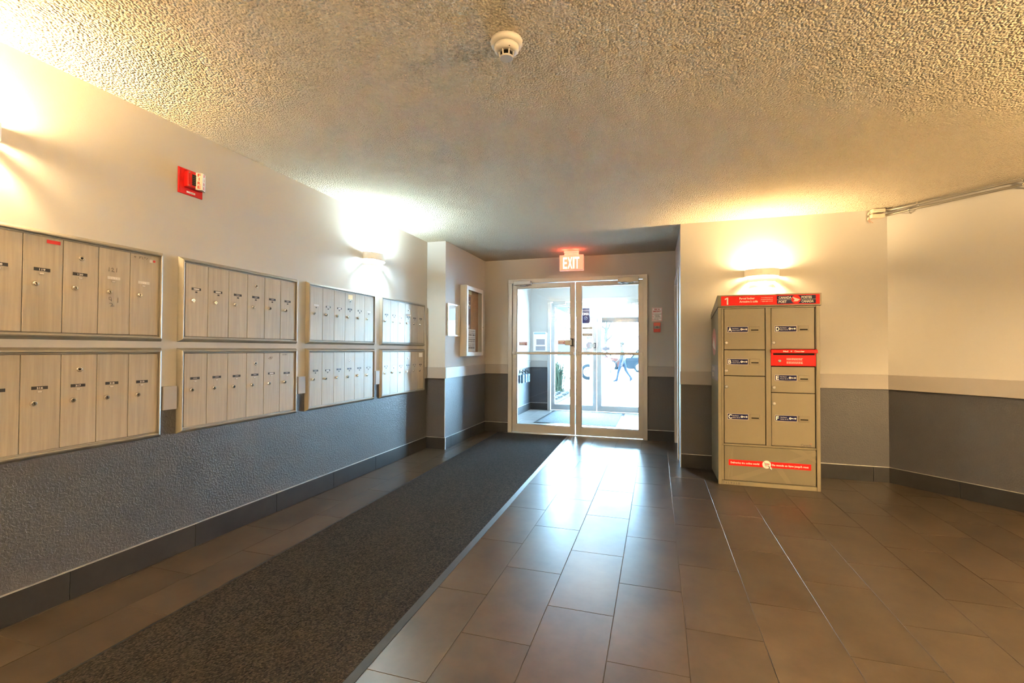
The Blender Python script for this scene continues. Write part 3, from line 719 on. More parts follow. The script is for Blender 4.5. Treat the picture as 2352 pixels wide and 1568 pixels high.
    o = text('Courrier', hb, .600, -.0345, 1.187, .012, .078, 'inkw', .0006); o.rotation_euler = (-.19, 0, 0)
    b = MB(); b.prism([(.570, 1.194), (.578, 1.199), (.586, 1.194), (.578, 1.186)], -.0345, -.0330, 'y', 'inkw'); b.build('slot_emblem', hb)
    b = MB(); b.lathe([(.013, -.004), (.013, -.008), (.010, -.0095)], 'y', (.494, 0, 1.109), 16, 'chrome'); b.box(.490, .498, -.0102, -.0094, 1.107, 1.111, 'dark'); b.build('lock', ms)
    b = MB()
    for z in (1.130, 1.123, 1.116, 1.100, 1.093, 1.086):
        x = .548
        while x < .665:
            ww = random.uniform(.006, .020); b.box(x, min(x+ww, .672), -.0046, -.0039, z, z+.003, 'inkw'); x += ww+.003
    b.build('instruction_print', ms)
    # printed bottom panel
    bp = new_obj('bottom_panel', MB().box(.051, .768, .006, .0184, .0415, .346, 'tan2', .0015).mesh('bottom_panel'), t)
    b = MB()
    for kq, q in enumerate(([(.055, .045), (.18, .045), (.77, .300), (.77, .335), (.60, .260)], [(.56, .345), (.66, .345), (.77, .240), (.77, .262)], [(.075, .045), (.083, .045), (.125, .345), (.117, .345)], [(.108, .060), (.113, .060), (.124, .345), (.119, .345)], [(.46, .17), (.50, .19), (.585, .045), (.545, .045)])):
        b.prism(q, .00535-kq*.00012, .00605-kq*.00012, 'y', 'tan3')
    b.build('ray_print', bp)
    b = MB(); b.box(.085, .732, .0040, .0050, .174, .225, 'postred'); b.build('banner', bp)
    text('Delivering the online world', bp, .101, .0036, .192, .0155, .230, 'inkw', .0004); text("Du monde en ligne jusqu'à vous", bp, .432, .0036, .192, .0155, .280, 'inkw', .0004)
    b = MB(); b.prism([(.390+.036*math.cos(2*PI*k/28), .200+.036*math.sin(2*PI*k/28)) for k in range(28)], .0030, .0039, 'y', 'pink'); b.prism([(.390+.033*math.cos(2*PI*k/28), .200+.033*math.sin(2*PI*k/28)) for k in range(28)], .0024, .0031, 'y', 'inkw'); b.build('cart_disc', bp)
    b = MB()
    for p in ([(.363, .226), (.374, .216), (.378, .190), (.408, .186)], [(.375, .211), (.414, .208), (.409, .195), (.378, .197)]): b.tube([(x, .0022, z) for x, z in p], .0015, 4, 'ink')
    b.prism([(.377, .210), (.413, .207), (.408, .196), (.379, .198)], .0018, .0024, 'y', 'pink')
    for x in (.384, .402): b.lathe([(.003, .0018), (.003, .0024)], 'y', (x, 0, .182), 10, 'ink')
    b.build('cart_symbol', bp)
    b = MB(); p = [(.410, .190), (.410, .158), (.418, .164), (.424, .150), (.431, .153), (.425, .167), (.435, .168)]
    b.prism([(x-.002, z) for x, z in p], .0012, .0017, 'y', 'ink'); b.prism([(.423+(x-.420)*.75, .172+(z-.170)*.75) for x, z in p], .0006, .0011, 'y', 'inkw'); b.build('cursor_arrow', bp)
    text('T 6 L 9 2 1 0', t, .036, -.0008, .010, .0165, .138, 'ink', .0006, 'stencil_number')
    # side print
    def side(fn): return fn
    b = MB(); b.prism([(.30+.13*math.cos(2*PI*k/28), 1.28+.13*math.sin(2*PI*k/28)) for k in range(28)], .0030, .0038, 'x', 'pink'); b.build('side_disc', t)
    b = MB(); b.prism([(.30-.10, 1.20), (.30+.02, 1.33), (.30+.10, 1.25), (.30+.04, 1.22)], .0022, .0030, 'x', 'inkw'); b.build('side_wing', t)
    b = MB(); b.box(.0030, .0038, .04, Dp-.01, .92, 1.06, 'greyprint'); b.build('side_band', t)
    for s, z in (('CANADA', 1.005), ('POST', .945)):
        o = text(s, t, 0, 0, 0, .040, .20 if s == 'CANADA' else .13, 'fadel', .001, 'side_lettering'); o.rotation_euler = (0, 0, -H); o.location = (.0026, .45, z)
locker()

# ------------------------------------------------------------------ small fittings
def smoke_detector():
    t = thing('smoke_detector', 'round cream smoke detector on the popcorn ceiling', 'smoke detector', (-.606, 1.862, HC))
    b = MB(); b.lathe([(.068, -.001), (.068, -.012), (.063, -.022), (.052, -.024)], 'z', (0, 0, 0), 36, 'white'); b.build('base_plate', t)
    b = MB(); b.lathe([(.052, -.0235), (.052, -.040), (.043, -.048), (.036, -.050)], 'z', (0, 0, 0), 36, 'white'); b.lathe([(.003, -.043), (.003, -.0475)], 'z', (.024, -.036, 0), 8, 'dark'); b.build('housing', t)
    b = MB(); b.lathe([(.024, -.050), (.024, -.070)], 'z', (0, 0, 0), 20, 'dark')
    for k in range(7):
        a = 2*PI*k/7; c, s = math.cos(a), math.sin(a)
        b.tube([(.031*c, .031*s, -.049), (.028*c, .028*s, -.072)], .0035, 6, 'white')
    b.build('sensor_chamber', t)
    b = MB(); b.lathe([(.029, -.069), (.0285, -.074), (.026, -.0755)], 'z', (0, 0, 0), 28, 'white'); b.build('chamber_cap', t)
smoke_detector()
def fire_alarm():
    t = thing('fire_alarm', 'red fire alarm horn with white strobe lens high on mailbox wall', 'alarm', (XL, 2.0155, 2.112), H)
    b = MB(); b.box(0, .156, -.006, -.0005, 0, .153, 'fred', .002); b.box(.004, .010, -.008, -.005, .006, .148, 'fred', .001); b.box(.004, .150, -.008, -.005, .143, .149, 'fred', .001); b.build('back_plate', t)
    b = MB(); b.box(.035, .140, -.040, -.005, .042, .134, 'fred', .004, 2); b.build('horn_housing', t)
    b = MB(); b.box(.060, .085, -.0415, -.0395, .055, .122, 'black')
    for k in range(6): b.box(.060, .085, -.0425, -.0412, .058+k*.011, .061+k*.011, 'dark')
    b.build('grille', t)
    b = MB(); b.prism([(.082, -.040), (.103, -.068), (.140, -.046), (.140, -.040)], .036, .138, 'z', 'white'); le = b.build('strobe_lens', t)
    for i, ch in enumerate('FIRE'):
        z = .116-i*.024
        w = .015 if ch != 'I' else .004
        for px, py, dx, dy, an in ((.0925, -.0540, .6, -.8, -53.1), (.1215, -.0570, .855, .52, 31.3)):
            o = text(ch, le, 0, 0, 0, .017, w, 'red', .0006); o.rotation_euler = (0, 0, math.radians(an))
            x0 = min(v.co.x for v in o.data.vertices)*o.scale.x; nx, ny = math.sin(math.radians(an)), -math.cos(math.radians(an))
            o.location = (px-dx*(w/2+x0)+nx*.0007, py-dy*(w/2+x0)+ny*.0007, z)
    b = MB()
    for x, z in ((.043, .126), (.043, .050), (.133, .046)): b.lathe([(.004, -.0415), (.004, -.040)], 'y', (x, 0, z), 10, 'chrome')
    b.build('screw', t); b = MB(); b.box(.052, .106, -.0075, -.006, .012, .023, 'paper'); b.box(.072, .100, -.008, -.0074, .0155, .019, 'greyprint'); b.build('sticker', t)
fire_alarm()
def exit_sign():
    t = thing('exit_sign', 'lit red EXIT sign hanging from the ceiling before the entrance doors', 'sign', (-1.077, 6.14, 2.247), math.radians(2))
    wv, h = .318, .204
    b = MB(); b.box(-wv/2, wv/2, -.028, .028, 0, h, 'exitface', .003); bx = b.build('housing', t)
    b = MB(); b.box(-wv/2, wv/2, -.031, -.0275, 0, .010, 'white', .001); b.box(-wv/2, wv/2, -.031, -.0275, h-.010, h, 'white', .001); b.box(-wv/2, -wv/2+.008, -.031, -.0275, .010, h-.010, 'white', .001); b.box(wv/2-.008, wv/2, -.031, -.0275, .010, h-.010, 'white', .001); b.build('face_rim', t)
    b = MB(); b.box(-.095, .095, -.020, .020, h, h+.030, 'white', .002); b.box(-.100, .100, -.030, .030, h+.030, HC-2.247-.001, 'white', .003); b.build('ceiling_mount', t)
    for ch, x, wd in (('E', -.110, .052), ('X', -.048, .060), ('I', .021, .018), ('T', .048, .056)): text(ch, t, x, -.0290, .026, .148, wd, 'exitlet', .003)
    l = bpy.data.lights.new('exit_lamp', 'POINT'); l.energy = .40; l.color = (1, .07, .04); l.shadow_soft_size = .02
    for dx in (-.07, .07):
        lo = bpy.data.objects.new('exit_lamp', l); COL.objects.link(lo); lo.parent = t; lo.location = (dx, -.105, h+.020)
exit_sign()
t = thing('fire_instruction_sign', 'white fire instruction sign with red border to the right of the doors', 'sign', (-.061, YF, 1.580))
b = MB(); b.box(0, .131, -.002, -.0003, 0, .182, 'paper', .0005); b.build('sign_plate', t)
b = MB()
for a in ((0.003, .128, .003, .007), (.003, .128, .175, .179), (.003, .007, .007, .175), (.124, .128, .007, .175)): b.box(a[0], a[1], -.003, -.002, a[2], a[3], 'fred')
b.build('red_border', t)
text('FIRE OR', t, .032, -.0026, .147, .019, .068, 'fred', .001); text('EMERGENCY', t, .016, -.0026, .121, .019, .100, 'fred', .001)
b = MB()
for z in (.096, .061, .025):
    n = 12
    for k in range(n):
        a0, a1 = 2*PI*k/n, 2*PI*(k+1)/n
        b.prism([(.020+r*math.cos(a), z+r*math.sin(a)) for r, a in ((.009, a0), (.009, a1), (.0065, a1), (.0065, a0))], -.003, -.002, 'y', 'fred')
b.build('number_ring', t)
text('ACTIVATE ALARM', t, .033, -.0026, .091, .010, .088, 'ink', .0005); text('PHONE FIRE', t, .035, -.0026, .073, .010, .060, 'ink', .0005); text('DEPARTMENT', t, .042, -.0026, .056, .010, .066, 'ink', .0005)
text('USE STAIRS TO EXIT', t, .033, -.0026, .038, .009, .086, 'ink', .0003); text('EVACUATE', t, .033, -.0026, .020, .010, .052, 'ink', .0004)
t = thing('fire_pull_station', 'small red fire pull station under the fire instruction sign', 'alarm', (-.040, YF, 1.434))
b = MB(); b.box(0, .088, -.035, -.0005, 0, .128, 'fred', .004, 2); b.build('housing', t)
b = MB(); b.box(.008, .080, -.040, -.034, .046, .083, 'greyprint', .001); b.prism([(.030, .062), (.044, .076), (.058, .062)], -.043, -.0395, 'y', 'black'); b.box(.014, .074, -.0425, -.0395, .058, .063, 'black'); b.build('pull_handle', t)
# notice case and small framed notice
t = thing('notice_case', 'white glass fronted notice case with cork board and posters', 'notice board', (XB, 5.575, 1.105), H)
cw, ch, cd = .600, .928, .082
b = MB(); b.box(0, .022, -cd, -.0005, 0, ch, 'white', .002); b.box(cw-.022, cw, -cd, -.0005, 0, ch, 'white', .002); b.box(.022, cw-.022, -cd, -.0005, 0, .022, 'white', .002); b.box(.022, cw-.022, -cd, -.0005, ch-.022, ch, 'white', .002); b.build('case_box', t)
b = MB(); fr = .052
for a in ((.006, fr, .006, ch-.006), (cw-fr, cw-.006, .006, ch-.006), (fr, cw-fr, .006, fr+.006), (fr, cw-fr, ch-fr-.006, ch-.006)): b.box(a[0], a[1], -cd-.012, -cd+.001, a[2], a[3], 'metaltrim' if 0 else 'white', .003)
b.lathe([(.007, -cd-.018), (.007, -cd-.011)], 'y', (cw-.02, 0, .40), 10, 'chrome'); dd = b.build('case_door', t)
b = MB(); b.box(fr-.004, cw-fr+.004, -cd-.006, -cd-.002, fr+.002, ch-fr-.002, 'glass'); b.build('pane', dd)
b = MB(); b.box(.0225, cw-.0225, -.022, -.004, .0225, ch-.0225, 'cork'); b.build('cork_board', t)
b = MB(); b.box(.085, .300, -.0245, -.0225, .080, .800, 'poster'); po = b.build('poster', t)
b = MB(); rr = random.Random(3)
for k in range(26):
    x, z = rr.uniform(.10, .27), rr.uniform(.12, .74); r0 = rr.uniform(.010, .026)
    b.prism([(x+r0*math.cos(2*PI*j/10), z+r0*.7*math.sin(2*PI*j/10)) for j in range(10)], -.0255-.0001*k*.1, -.0246, 'y', ('pink', 'paleblue', 'yell', 'inkw')[k % 4])
b.build('poster_print', po)
b = MB(); b.box(.205, .470, -.0275, -.0258, .062, .365, 'paper'); pp = b.build('paper_notice', t)
b = MB()
for k in range(9):
    z = .335-k*.029; x = .225
    while x < .44:
        ww = rr.uniform(.012, .05); b.box(x, min(x+ww, .455), -.0282, -.0275, z, z+.008+.006*(k % 3), 'greyprint' if k % 2 else 'ink'); x += ww+.014
b.build('notice_print', pp)
b = MB(); b.box(.085, .330, -.0245, -.0225, .830, .880, 'yell'); b.build('paper_strip', t)
t = thing('framed_notice', 'small silver framed white notice left of the glass notice case', 'picture', (XB, 5.178, 1.362), H)
b = MB()
for a in ((0, .016, 0, .398), (.327, .343, 0, .398), (.016, .327, 0, .016), (.016, .327, .382, .398)): b.box(a[0], a[1], -.018, -.0005, a[2], a[3], 'metaltrim', .002)
b.build('frame', t); b = MB(); b.box(.0155, .3275, -.006, -.002, .0155, .3825, 'paper'); b.build('sheet', t)
b = MB(); b.box(.0155, .3275, -.0105, -.0085, .0155, .3825, 'glass'); b.build('pane', t)
# conduits on the angled wall
A45 = math.atan2(D45.y, D45.x)
def conduit(z, off, label, x_left, zf):
    t = thing('electrical_conduit', label, 'conduit', (XC, YR, z), 0, 'conduits at the ceiling')
    n = Vector((-N45.x, -N45.y, 0)); pts = [Vector((-.040, -off-.006, zf)), Vector((-.005, -off-.010, zf*.8))]
    c0 = D45*.07+n*off; pts += [c0+Vector((0, 0, zf*.4)), D45*.16+n*off]
    for k in range(1, 12): pts.append(D45*(.16+k*(LA-.22)/11)+n*off)
    b = MB(); b.tube(pts, .0095, 10, 'steel'); b.build('pipe', t)
    b = MB(); b.box(x_left, -.034, -off-.022, -.001, zf-.018, zf+.018, 'fit', .008, 3); ft = b.build('conduit_fitting', t)
    b = MB(); b.box(x_left+.012, -.046, -off-.0245, -off-.021, zf-.012, zf+.012, 'fit', .002)
    b.build('fitting_cover', ft)
    b = MB(); b.tube([(x_left+.004, -off*.6, zf), (x_left-.012, -off*.5, zf-.01), (x_left-.010, -.01, zf-.025)], .007, 8, 'fit'); b.build('elbow', ft)
    for s in ((.25 if z > 2.46 else .185), .90):
        c = D45*s+n*off
        b = MB(); b.tube([c-D45*.008, c+D45*.008], .0125, 10, 'chrome'); q = D45*s+n*.006; 
        b.tube([c-Vector((0, 0, .012)), D45*s+n*.004-Vector((0, 0, .026))], .006, 6, 'chrome'); b.build('pipe_strap', t)
    return t
conduit(2.478, .045, 'upper steel conduit running along the ceiling on the angled wall', -.140, .006)
c2 = conduit(2.444, .036, 'lower steel conduit just beneath the other on the angled wall', -.142, -.006)
b = MB()
for dx in (0, .012): b.tube([(-.150+dx, -.03, -.020), (-.158+dx, -.02, -.035), (-.146+dx, -.02, -.048), (-.140+dx*2, -.018, -.062)], .0022, 6, 'copper')
b.build('loose_wire', c2)

# ------------------------------------------------------------------ vestibule things
t = thing('wall_notice', 'pale sheet notice with two grey printed blocks beside the outer doors', 'notice', (-2.368, YV, 1.165))
b = MB(); b.prism([(0, 0), (.308, 0), (.308, .345), (.262, .385), (0, .385)], -.002, -.0004, 'y', 'paper'); b.build('sheet', t)
b = MB(); b.box(.012, .250, -.0026, -.002, .340, .376, 'paleblue'); b.box(.062, .238, -.0026, -.002, .127, .242, 'greyprint'); b.box(.050, .246, -.0026, -.002, .013, .101, 'greyprint'); b.build('print_block', t)
for i, (x, lab) in enumerate(((-2.375, 'blue key lockbox hanging nearest the entrance door'), (-2.375, 'middle blue key lockbox hanging on vestibule wall'), (-2.375, 'blue key lockbox hanging nearest the vestibule corner'))):
    y = (8.36, 8.56, 8.74)[i]
    t = thing('key_lockbox', lab, 'lockbox', (XB+.001, y, .575), H+.1*(i-1)*0)
    b = MB(); b.box(-.050, .050, -.075, -.028, 0, .155, 'blue', .008, 2); b.box(-.030, .030, -.078, -.074, .03, .12, 'black', .002); b.build('box_body', t)
    b = MB(); b.tube([(-.030, -.05, .150), (-.030, -.05, .195), (-.018, -.045, .212), (.018, -.045, .212), (.030, -.05, .195), (.030, -.05, .150)], .006, 8, 'black'); b.build('shackle', t)
    b = MB(); b.box(-.035, .035, -.012, -.0005, .180, .240, 'black', .002); b.tube([(0, -.008, .205), (0, -.060, .208)], .006, 8, 'black'); b.build('wall_hook', t)

t = thing('ceiling_fill_lamp', 'added round white fill lamp, out of view on the vestibule ceiling', 'lamp', (-1.1, 7.9, HC))  # unseen lamp, added to brighten the vestibule
b = MB(); b.lathe([(.16, -.001), (.16, -.025), (.15, -.03)], 'z', (0, 0, 0), 28, 'white'); b.build('lamp_base', t)
b = MB(); b.lathe([(.145, -.030), (.14, -.060), (.11, -.085), (.05, -.098)], 'z', (0, 0, 0), 28, 'vfill'); b.build('diffuser', t)
l = bpy.data.lights.new('vestibule_fill_lamp', 'POINT'); l.energy = P_VEST; l.color = (.86, .94, 1); l.shadow_soft_size = .12
lo = bpy.data.objects.new('vestibule_fill_lamp', l); COL.objects.link(lo); lo.parent = t; lo.location = (0, 0, -.24)

# ------------------------------------------------------------------ outside
G = -.22
b = MB(); b.box(-2.15, 14, YV+.16, 12.6, -.3, -.02, 'concrete'); struct(b.build('pavement_walk'))
b = MB(); b.box(-60, 60, 12.6, 90, -.5, G, 'asphalt'); b.box(-60, -2.15, YV+.16, 12.6, -.5, G, 'asphalt'); struct(b.build('ground_lot'))
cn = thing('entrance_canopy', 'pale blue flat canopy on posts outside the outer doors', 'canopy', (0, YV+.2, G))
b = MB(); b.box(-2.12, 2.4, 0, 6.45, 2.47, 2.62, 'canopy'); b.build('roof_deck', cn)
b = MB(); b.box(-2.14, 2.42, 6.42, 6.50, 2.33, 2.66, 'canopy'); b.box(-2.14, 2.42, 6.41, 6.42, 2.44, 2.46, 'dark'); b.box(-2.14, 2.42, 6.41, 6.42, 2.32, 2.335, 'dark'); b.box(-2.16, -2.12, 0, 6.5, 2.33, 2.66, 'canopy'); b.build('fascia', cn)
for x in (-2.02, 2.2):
    b = MB(); b.box(x-.09, x+.09, 6.20, 6.38, 0, 2.47, 'carwhite', .01); b.box(x-.16, x+.16, 6.13, 6.45, 0, .12, 'concrete', .01); b.build('post', cn)
# planting bed with rocks and grasses
b = MB(); b.box(-6, -2.25, 11.2, 15.0, G, -.06, 'soil', .03); tag(b.build('planting_bed'), 'planting bed of dark soil beside the walk outside', 'flower bed')
def rock_mesh(seed):
    r = random.Random(seed); bm = bmesh.new(); bmesh.ops.create_icosphere(bm, subdivisions=1, radius=1)
    for v in bm.verts: v.co = Vector((v.co.x*r.uniform(.8, 1.2), v.co.y*r.uniform(.7, 1.1), v.co.z*r.uniform(.5, .8)))
    me = bpy.data.meshes.new('river_rock'); bm.to_mesh(me); bm.free(); me.materials.append(M['rock']); return me
RK = [rock_mesh(i) for i in range(4)]
rr = random.Random(11); slots = [(a, c) for a in range(7) for c in range(10)]; rr.shuffle(slots)
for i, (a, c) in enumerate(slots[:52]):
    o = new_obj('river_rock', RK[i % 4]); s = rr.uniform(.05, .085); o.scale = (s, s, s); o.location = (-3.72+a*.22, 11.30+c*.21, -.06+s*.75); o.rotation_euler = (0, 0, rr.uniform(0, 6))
    tag(o, 'rounded grey river rock lying in the planting bed outside', 'rock', 'river rocks in the planting bed')
def grass(x, y, h, n, seed, m, label):
    r = random.Random(seed); b = MB()
    for k in range(n):
        a = r.uniform(0, 2*PI); l = h*r.uniform(.6, 1.1); sp = r.uniform(.15, .6)*h; x0, y0 = r.gauss(0, .08), r.gauss(0, .08)
        d = Vector((math.cos(a), math.sin(a), 0)); pz = Vector((-d.y, d.x, 0))*.006
        p = [Vector((x0, y0, 0)), Vector((x0, y0, 0))+d*sp*.35+Vector((0, 0, l*.7)), Vector((x0, y0, 0))+d*sp+Vector((0, 0, l*.92))]
        b.quad([p[0]-pz, p[0]+pz, p[1]+pz, p[1]-pz], m); b.quad([p[1]-pz, p[1]+pz, p[2]+pz*.2, p[2]-pz*.2], m)
    o = b.build('ornamental_grass'); o.location = (x, y, -.06); tag(o, label, 'grass', 'grass tufts in the bed', 'stuff'); return o
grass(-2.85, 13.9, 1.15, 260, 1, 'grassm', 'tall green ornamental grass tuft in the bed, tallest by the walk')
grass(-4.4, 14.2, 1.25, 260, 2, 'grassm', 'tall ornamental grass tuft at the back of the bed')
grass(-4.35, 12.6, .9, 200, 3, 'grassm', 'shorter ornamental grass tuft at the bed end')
def tree(x, y, h, r0, seed, m, label, group='trees beyond the parking lot', nleaf=2600, z0=G, ls=.09):
    r = random.Random(seed); t = thing('tree', label, 'tree', (x, y, z0), 0, group)
    b = MB(); b.tube([(0, 0, 0), (.03*h*r.uniform(-1, 1), 0, h*.35), (.02*h*r.uniform(-1, 1), .02*h, h*.75)], [h*.03, h*.022, h*.008], 8, 'bark')
    for k in range(6):
        a = r.uniform(0, 2*PI); z = h*r.uniform(.3, .6)
        b.tube([(0, 0, z), (math.cos(a)*r0*.6, math.sin(a)*r0*.6, z+h*.2)], [h*.012, h*.004], 5, 'bark')
    b.build('trunk', t); b = MB(); i = b.slot(m); cl = [(r.gauss(0, r0*.45), r.gauss(0, r0*.45), h*.66+r.gauss(0, h*.14)) for k in range(14)]
    for k in range(nleaf):
        c = cl[k % 14]; p = Vector((c[0]+r.gauss(0, r0*.25), c[1]+r.gauss(0, r0*.25), max(.15*h, c[2]+r.gauss(0, h*.08))))
        u = Vector((r.gauss(0, 1), r.gauss(0, 1), r.gauss(0, 1))).normalized(); v = u.orthogonal().normalized(); s = ls*r.uniform(.6, 1.4)
        b.quad([p-u*s, p+v*s*.5, p+u*s, p-v*s*.5], m)
    o = b.build('crown', t); o['kind'] = 'stuff'; return t
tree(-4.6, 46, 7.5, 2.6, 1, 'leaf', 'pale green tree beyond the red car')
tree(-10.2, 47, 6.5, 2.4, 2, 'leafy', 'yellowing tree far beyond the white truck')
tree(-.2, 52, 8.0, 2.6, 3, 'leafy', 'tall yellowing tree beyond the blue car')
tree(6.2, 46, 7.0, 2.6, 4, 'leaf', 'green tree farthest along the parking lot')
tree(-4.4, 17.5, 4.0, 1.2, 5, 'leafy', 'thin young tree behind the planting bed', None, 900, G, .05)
for i, (x, lab) in enumerate(((-8.6, 'low green shrub beyond the white pickup truck'), (-4.6, 'low green shrub beyond the red car'), (-.4, 'low green shrub beyond the dark blue car'))):
    r = random.Random(40+i); b = MB()
    for k in range(900):
        p = Vector((max(-1.7, min(1.7, r.gauss(0, .75))), max(-.9, min(.9, r.gauss(0, .4))), min(1.8, abs(r.gauss(.7, .4))))); u = Vector((r.gauss(0, 1), r.gauss(0, 1), r.gauss(0, 1))).normalized(); v = u.orthogonal().normalized(); s = .08
        b.quad([p-u*s, p+v*s*.6, p+u*s, p-v*s*.6], 'leaf')
    o = b.build('shrub'); o.location = (x, 41, G); tag(o, lab, 'shrub', 'shrub row beyond the parked cars')

def car(name, label, cat, paint, loc, rz, truck=False, tail=True):
    """length along local x, nose at +x"""
    t = thing(name, label, cat, loc, rz)
    L, Wd = (5.4, 1.95) if truck else (4.5, 1.80); wr = .38 if truck else .33
    gz = .30 if truck else .22; hb = 1.10 if truck else .92; top = 1.88 if truck else 1.52
    prof = [(-L/2, gz+.12), (-L/2-.03, .75), (-L/2+.06, hb), (-.5, hb+.02), (L*.18, hb+.02), (L/2-.18, hb-.12), (L/2, .70), (L/2-.02, gz+.06), (L/2-.2, gz), (-L/2+.2, gz)]
    b = MB(); b.prism(prof, -Wd/2, Wd/2, 'y', paint); bmesh.ops.bevel(b.bm, geom=b.bm.edges[:], offset=.05, segments=2, affect='EDGES', profile=.6); b.build('body', t)
    if truck: cp = [(-.55, hb), (-.45, top), (.75, top), (1.35, hb)]
    else: cp = [(-L*.42, hb), (-L*.30, top), (.35, top), (1.05, hb)]
    b = MB(); i = b.slot('carglass'); b.slot(paint)
    lo = [b.bm.verts.new((cp[k][0], s*Wd*.46, hb-.01)) for s in (-1, 1) for k in (0, 3)]; hi = [b.bm.verts.new((cp[k][0], s*Wd*.38, top)) for s in (-1, 1) for k in (1, 2)]
    fs = [b.bm.faces.new((lo[0], lo[1], hi[1], hi[0])), b.bm.faces.new((lo[3], lo[2], hi[2], hi[3])), b.bm.faces.new((lo[1], lo[3], hi[3], hi[1])), b.bm.faces.new((lo[2], lo[0], hi[0], hi[2]))]
    rf = b.bm.faces.new(hi[0:2]+[hi[3], hi[2]]); rf.material_index = 1; bmesh.ops.recalc_face_normals(b.bm, faces=b.bm.faces[:]); b.build('cabin', t)
    b = MB(); b.box(cp[1][0]-.04, cp[2][0]+.04, -Wd*.39, Wd*.39, top-.01, top+.05, paint, .03, 2)
    for s in (-1, 1):
        for k0, k1 in ((0, 1), (3, 2)): b.tube([(cp[k0][0], s*Wd*.465, hb-.02), (cp[k1][0], s*Wd*.385, top)], .04, 6, paint)
        xm = (cp[1][0]+cp[2][0])/2; b.tube([(xm, s*Wd*.465, hb-.02), (xm, s*Wd*.385, top)], .04, 6, paint)
    b.build('roof', t)
    for sx in (-1, 1):
        for s in (-1, 1):
            b = MB(); c = (sx*L*.31, s*(Wd/2-.09), wr); b.lathe([(wr*.6, -.11), (wr*.96, -.11), (wr, -.07), (wr, .07), (wr*.96, .11), (wr*.6, .11)], 'y', c, 24, 'tyre'); w = b.build('wheel', t)
            b = MB(); b.lathe([(wr*.60, -.112), (wr*.56, -.125), (wr*.12, -.118), (wr*.12, .118), (wr*.56, .125), (wr*.60, .112)], 'y', c, 20, 'alud')
            for k in range(5):
                a = 2*PI*k/5+.3; b.box(c[0]+wr*.36*math.cos(a)-.035, c[0]+wr*.36*math.cos(a)+.035, c[1]-.128, c[1]+.128, c[2]+wr*.36*math.sin(a)-.035, c[2]+wr*.36*math.sin(a)+.035, 'dark')
            b.build('hub_cap', w)
    b = MB()
    for s in (-1, 1): b.box(L/2-.10, L/2+.01, s*Wd*.36-.17, s*Wd*.36+.17, .66, .80, 'lampw', .02)
    b.build('head_lamp', t); b = MB()
    for s in (-1, 1): b.box(-L/2-.035, -L/2+.06, s*Wd*.38-.14, s*Wd*.38+.14, .72, .92, 'tail', .02)
    b.build('tail_lamp', t); b = MB(); b.box(L/2-.08, L/2+.04, -Wd*.46, Wd*.46, .34, .52, 'dark', .03); b.box(-L/2-.05, -L/2+.06, -Wd*.46, Wd*.46, .36, .54, 'dark', .03); b.build('bumper', t)
    return t
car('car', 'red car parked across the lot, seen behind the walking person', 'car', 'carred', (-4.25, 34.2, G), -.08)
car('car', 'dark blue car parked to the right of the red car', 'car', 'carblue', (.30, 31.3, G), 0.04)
car('pickup_truck', 'white pickup truck parked behind the canopy post', 'truck', 'carwhite', (-4.75, 23.0, G), 0, True)

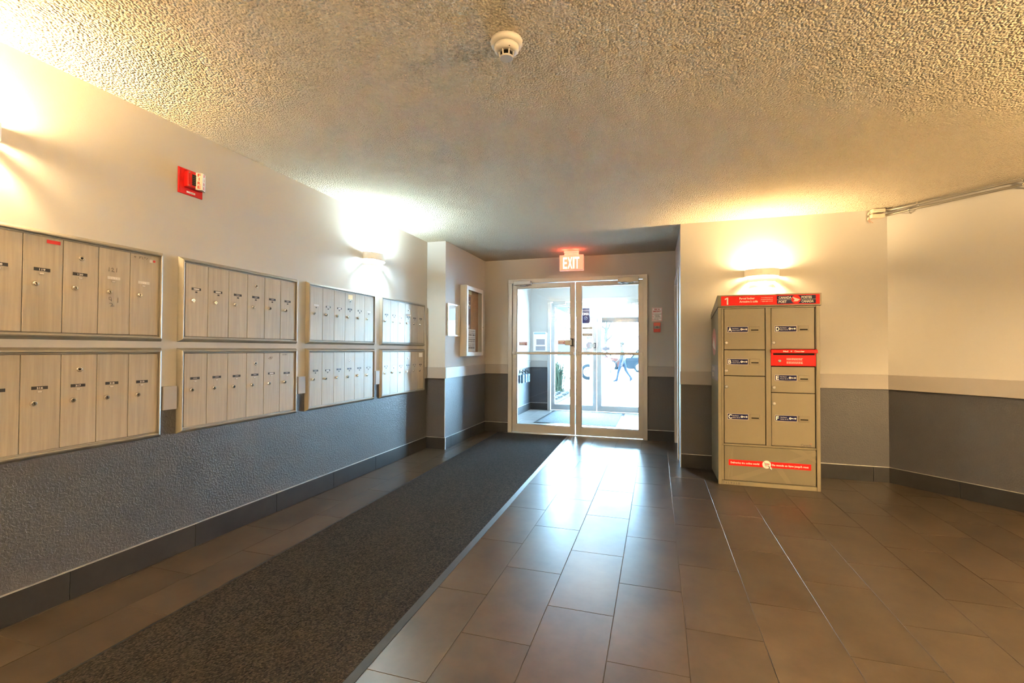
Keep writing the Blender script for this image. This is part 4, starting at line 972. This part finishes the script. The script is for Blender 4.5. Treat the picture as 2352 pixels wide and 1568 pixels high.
# ------------------------------------------------------------------ the walking person
def person():
    t = thing('person', 'person in pale shirt and blue jeans walking across the lot outside', 'person', (-1.42, 20.9, G), 0)
    J = {  # walking towards -x
        'pelvis': (0, 0, .94, .135, .10), 'waist': (-.01, 0, 1.08, .125, .095), 'chest': (-.02, 0, 1.28, .155, .105), 'neckb': (-.02, 0, 1.44, .085, .07), 'neck': (-.03, 0, 1.50, .052, .052), 'chin': (-.045, 0, 1.56, .065, .062), 'head': (-.045, 0, 1.64, .088, .080), 'crown': (-.04, 0, 1.715, .055, .052),
        'hipL': (-.02, -.085, .90, .095, .095), 'kneeL': (-.17, -.09, .50, .063, .063), 'ankL': (-.24, -.09, .10, .045, .045), 'toeL': (-.40, -.095, .045, .036, .036), 'hlL': (-.21, -.09, .05, .04, .04),
        'hipR': (.02, .085, .90, .095, .095), 'kneeR': (.14, .09, .51, .063, .063), 'ankR': (.37, .09, .17, .045, .045), 'toeR': (.30, .095, .045, .036, .036), 'hlR': (.42, .09, .14, .038, .038),
        'shL': (-.02, -.19, 1.40, .062, .062), 'elL': (.09, -.24, 1.13, .044, .044), 'wrL': (.02, -.25, .90, .031, .031), 'haL': (-.005, -.25, .82, .036, .026),
        'shR': (-.02, .19, 1.40, .062, .062), 'elR': (-.06, .24, 1.12, .044, .044), 'wrR': (-.20, .22, .94, .031, .031), 'haR': (-.26, .21, .88, .036, .026)}
    E = [('pelvis', 'waist'), ('waist', 'chest'), ('chest', 'neckb'), ('neckb', 'neck'), ('neck', 'chin'), ('chin', 'head'), ('head', 'crown'),
         ('pelvis', 'hipL'), ('hipL', 'kneeL'), ('kneeL', 'ankL'), ('ankL', 'toeL'), ('ankL', 'hlL'), ('pelvis', 'hipR'), ('hipR', 'kneeR'), ('kneeR', 'ankR'), ('ankR', 'toeR'), ('ankR', 'hlR'),
         ('chest', 'shL'), ('shL', 'elL'), ('elL', 'wrL'), ('wrL', 'haL'), ('chest', 'shR'), ('shR', 'elR'), ('elR', 'wrR'), ('wrR', 'haR')]
    V = {k: list(v) for k, v in J.items()}
    for s in 'LR':
        hx, hy, hz = J['ha'+s][:3]; wx_, wy_, wz_ = J['wr'+s][:3]; d = Vector((hx-wx_, hy-wy_, hz-wz_)).normalized()
        for k, dx in enumerate((-.027, -.009, .009, .027)):
            p0 = Vector((hx+dx*.9, hy, hz))+d*.035; ln = (.045, .055, .052, .04)[k]
            p1 = p0+d*ln; p2 = p1+d*ln*.6+Vector((-.012, .0, 0))
            for nm, p in (('f%d0' % k, p0), ('f%d1' % k, p1), ('f%d2' % k, p2)): V[nm+s] = [p.x, p.y, p.z, .0095, .0095]
            E += [('ha'+s, 'f%d0' % k+s), ('f%d0' % k+s, 'f%d1' % k+s), ('f%d1' % k+s, 'f%d2' % k+s)]
        p0 = Vector((hx-.034, hy, hz+.012)); p1 = p0+d*.035+Vector((-.02, 0, 0))
        V['t0'+s] = [p0.x, p0.y, p0.z, .011, .011]; V['t1'+s] = [p1.x, p1.y, p1.z, .009, .009]; E += [('ha'+s, 't0'+s), ('t0'+s, 't1'+s)]
    ks = list(V); me = bpy.data.meshes.new('body'); me.from_pydata([V[k][:3] for k in ks], [(ks.index(a), ks.index(c)) for a, c in E], [])
    o = new_obj('body', me, t); sk = o.modifiers.new('skin', 'SKIN'); sk.use_smooth_shade = True
    for i, k in enumerate(ks):
        sv = me.skin_vertices[0].data[i]; sv.radius = (V[k][3], V[k][4]) if k in ('haL', 'haR') else (V[k][4], V[k][3]) if k in ('pelvis', 'waist', 'chest', 'neckb') else (V[k][3], V[k][4]); sv.use_root = (k == 'pelvis')
    sb = o.modifiers.new('sub', 'SUBSURF'); sb.levels = 1; sb.render_levels = 1
    dg = bpy.context.evaluated_depsgraph_get(); dg.update(); ev = bpy.data.meshes.new_from_object(o.evaluated_get(dg)); o.modifiers.clear(); o.data = ev; ev.materials.clear()
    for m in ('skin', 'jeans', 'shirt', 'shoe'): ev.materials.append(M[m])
    for f in ev.polygons:
        c = f.center; arm = abs(c.y) > .17
        f.material_index = 3 if (c.z < .11 or (c.x > .3 and c.z < .17)) else 2 if (1.0 < c.z < 1.47 and (not arm or c.z > 1.17)) else 1 if (c.z <= 1.0 and not arm) else 0; f.use_smooth = True
    b = MB(); bmesh.ops.create_uvsphere(b.bm, u_segments=16, v_segments=10, radius=1); b.slot('hair')
    for v in b.bm.verts:
        q = v.co.copy(); v.co = Vector((-.030+q.x*.105, q.y*.088, 1.685+q.z*.085))
        if q.z < -.1 and q.x < .1: v.co.z = 1.685-.004; v.co.x = max(v.co.x, -.12)
    for f in b.bm.faces: f.smooth = True
    b.build('hair', t)
    b = MB(); b.box(-.150, -.115, -.062, .062, 1.632, 1.662, 'black', .006)
    for s in (-1, 1): b.tube([(-.125, s*.062, 1.652), (-.02, s*.088, 1.655)], .004, 6, 'black')
    b.build('sunglasses', t)
    b = MB(); b.lathe([(.012, -.022), (.016, 0), (.008, .03)], 'z', (-.142, 0, 1.622), 8, 'skin'); b.build('nose', t)
    b = MB(); b.box(-.128, -.118, -.024, .024, 1.578, 1.586, 'pink', .003); b.build('mouth', t)
    b = MB()
    for s in (-1, 1): b.lathe([(.010, -.02), (.022, -.005), (.020, .015), (.008, .026)], 'z', (-.02, s*.090, 1.635), 8, 'skin')
    b.build('ear', t)
person()
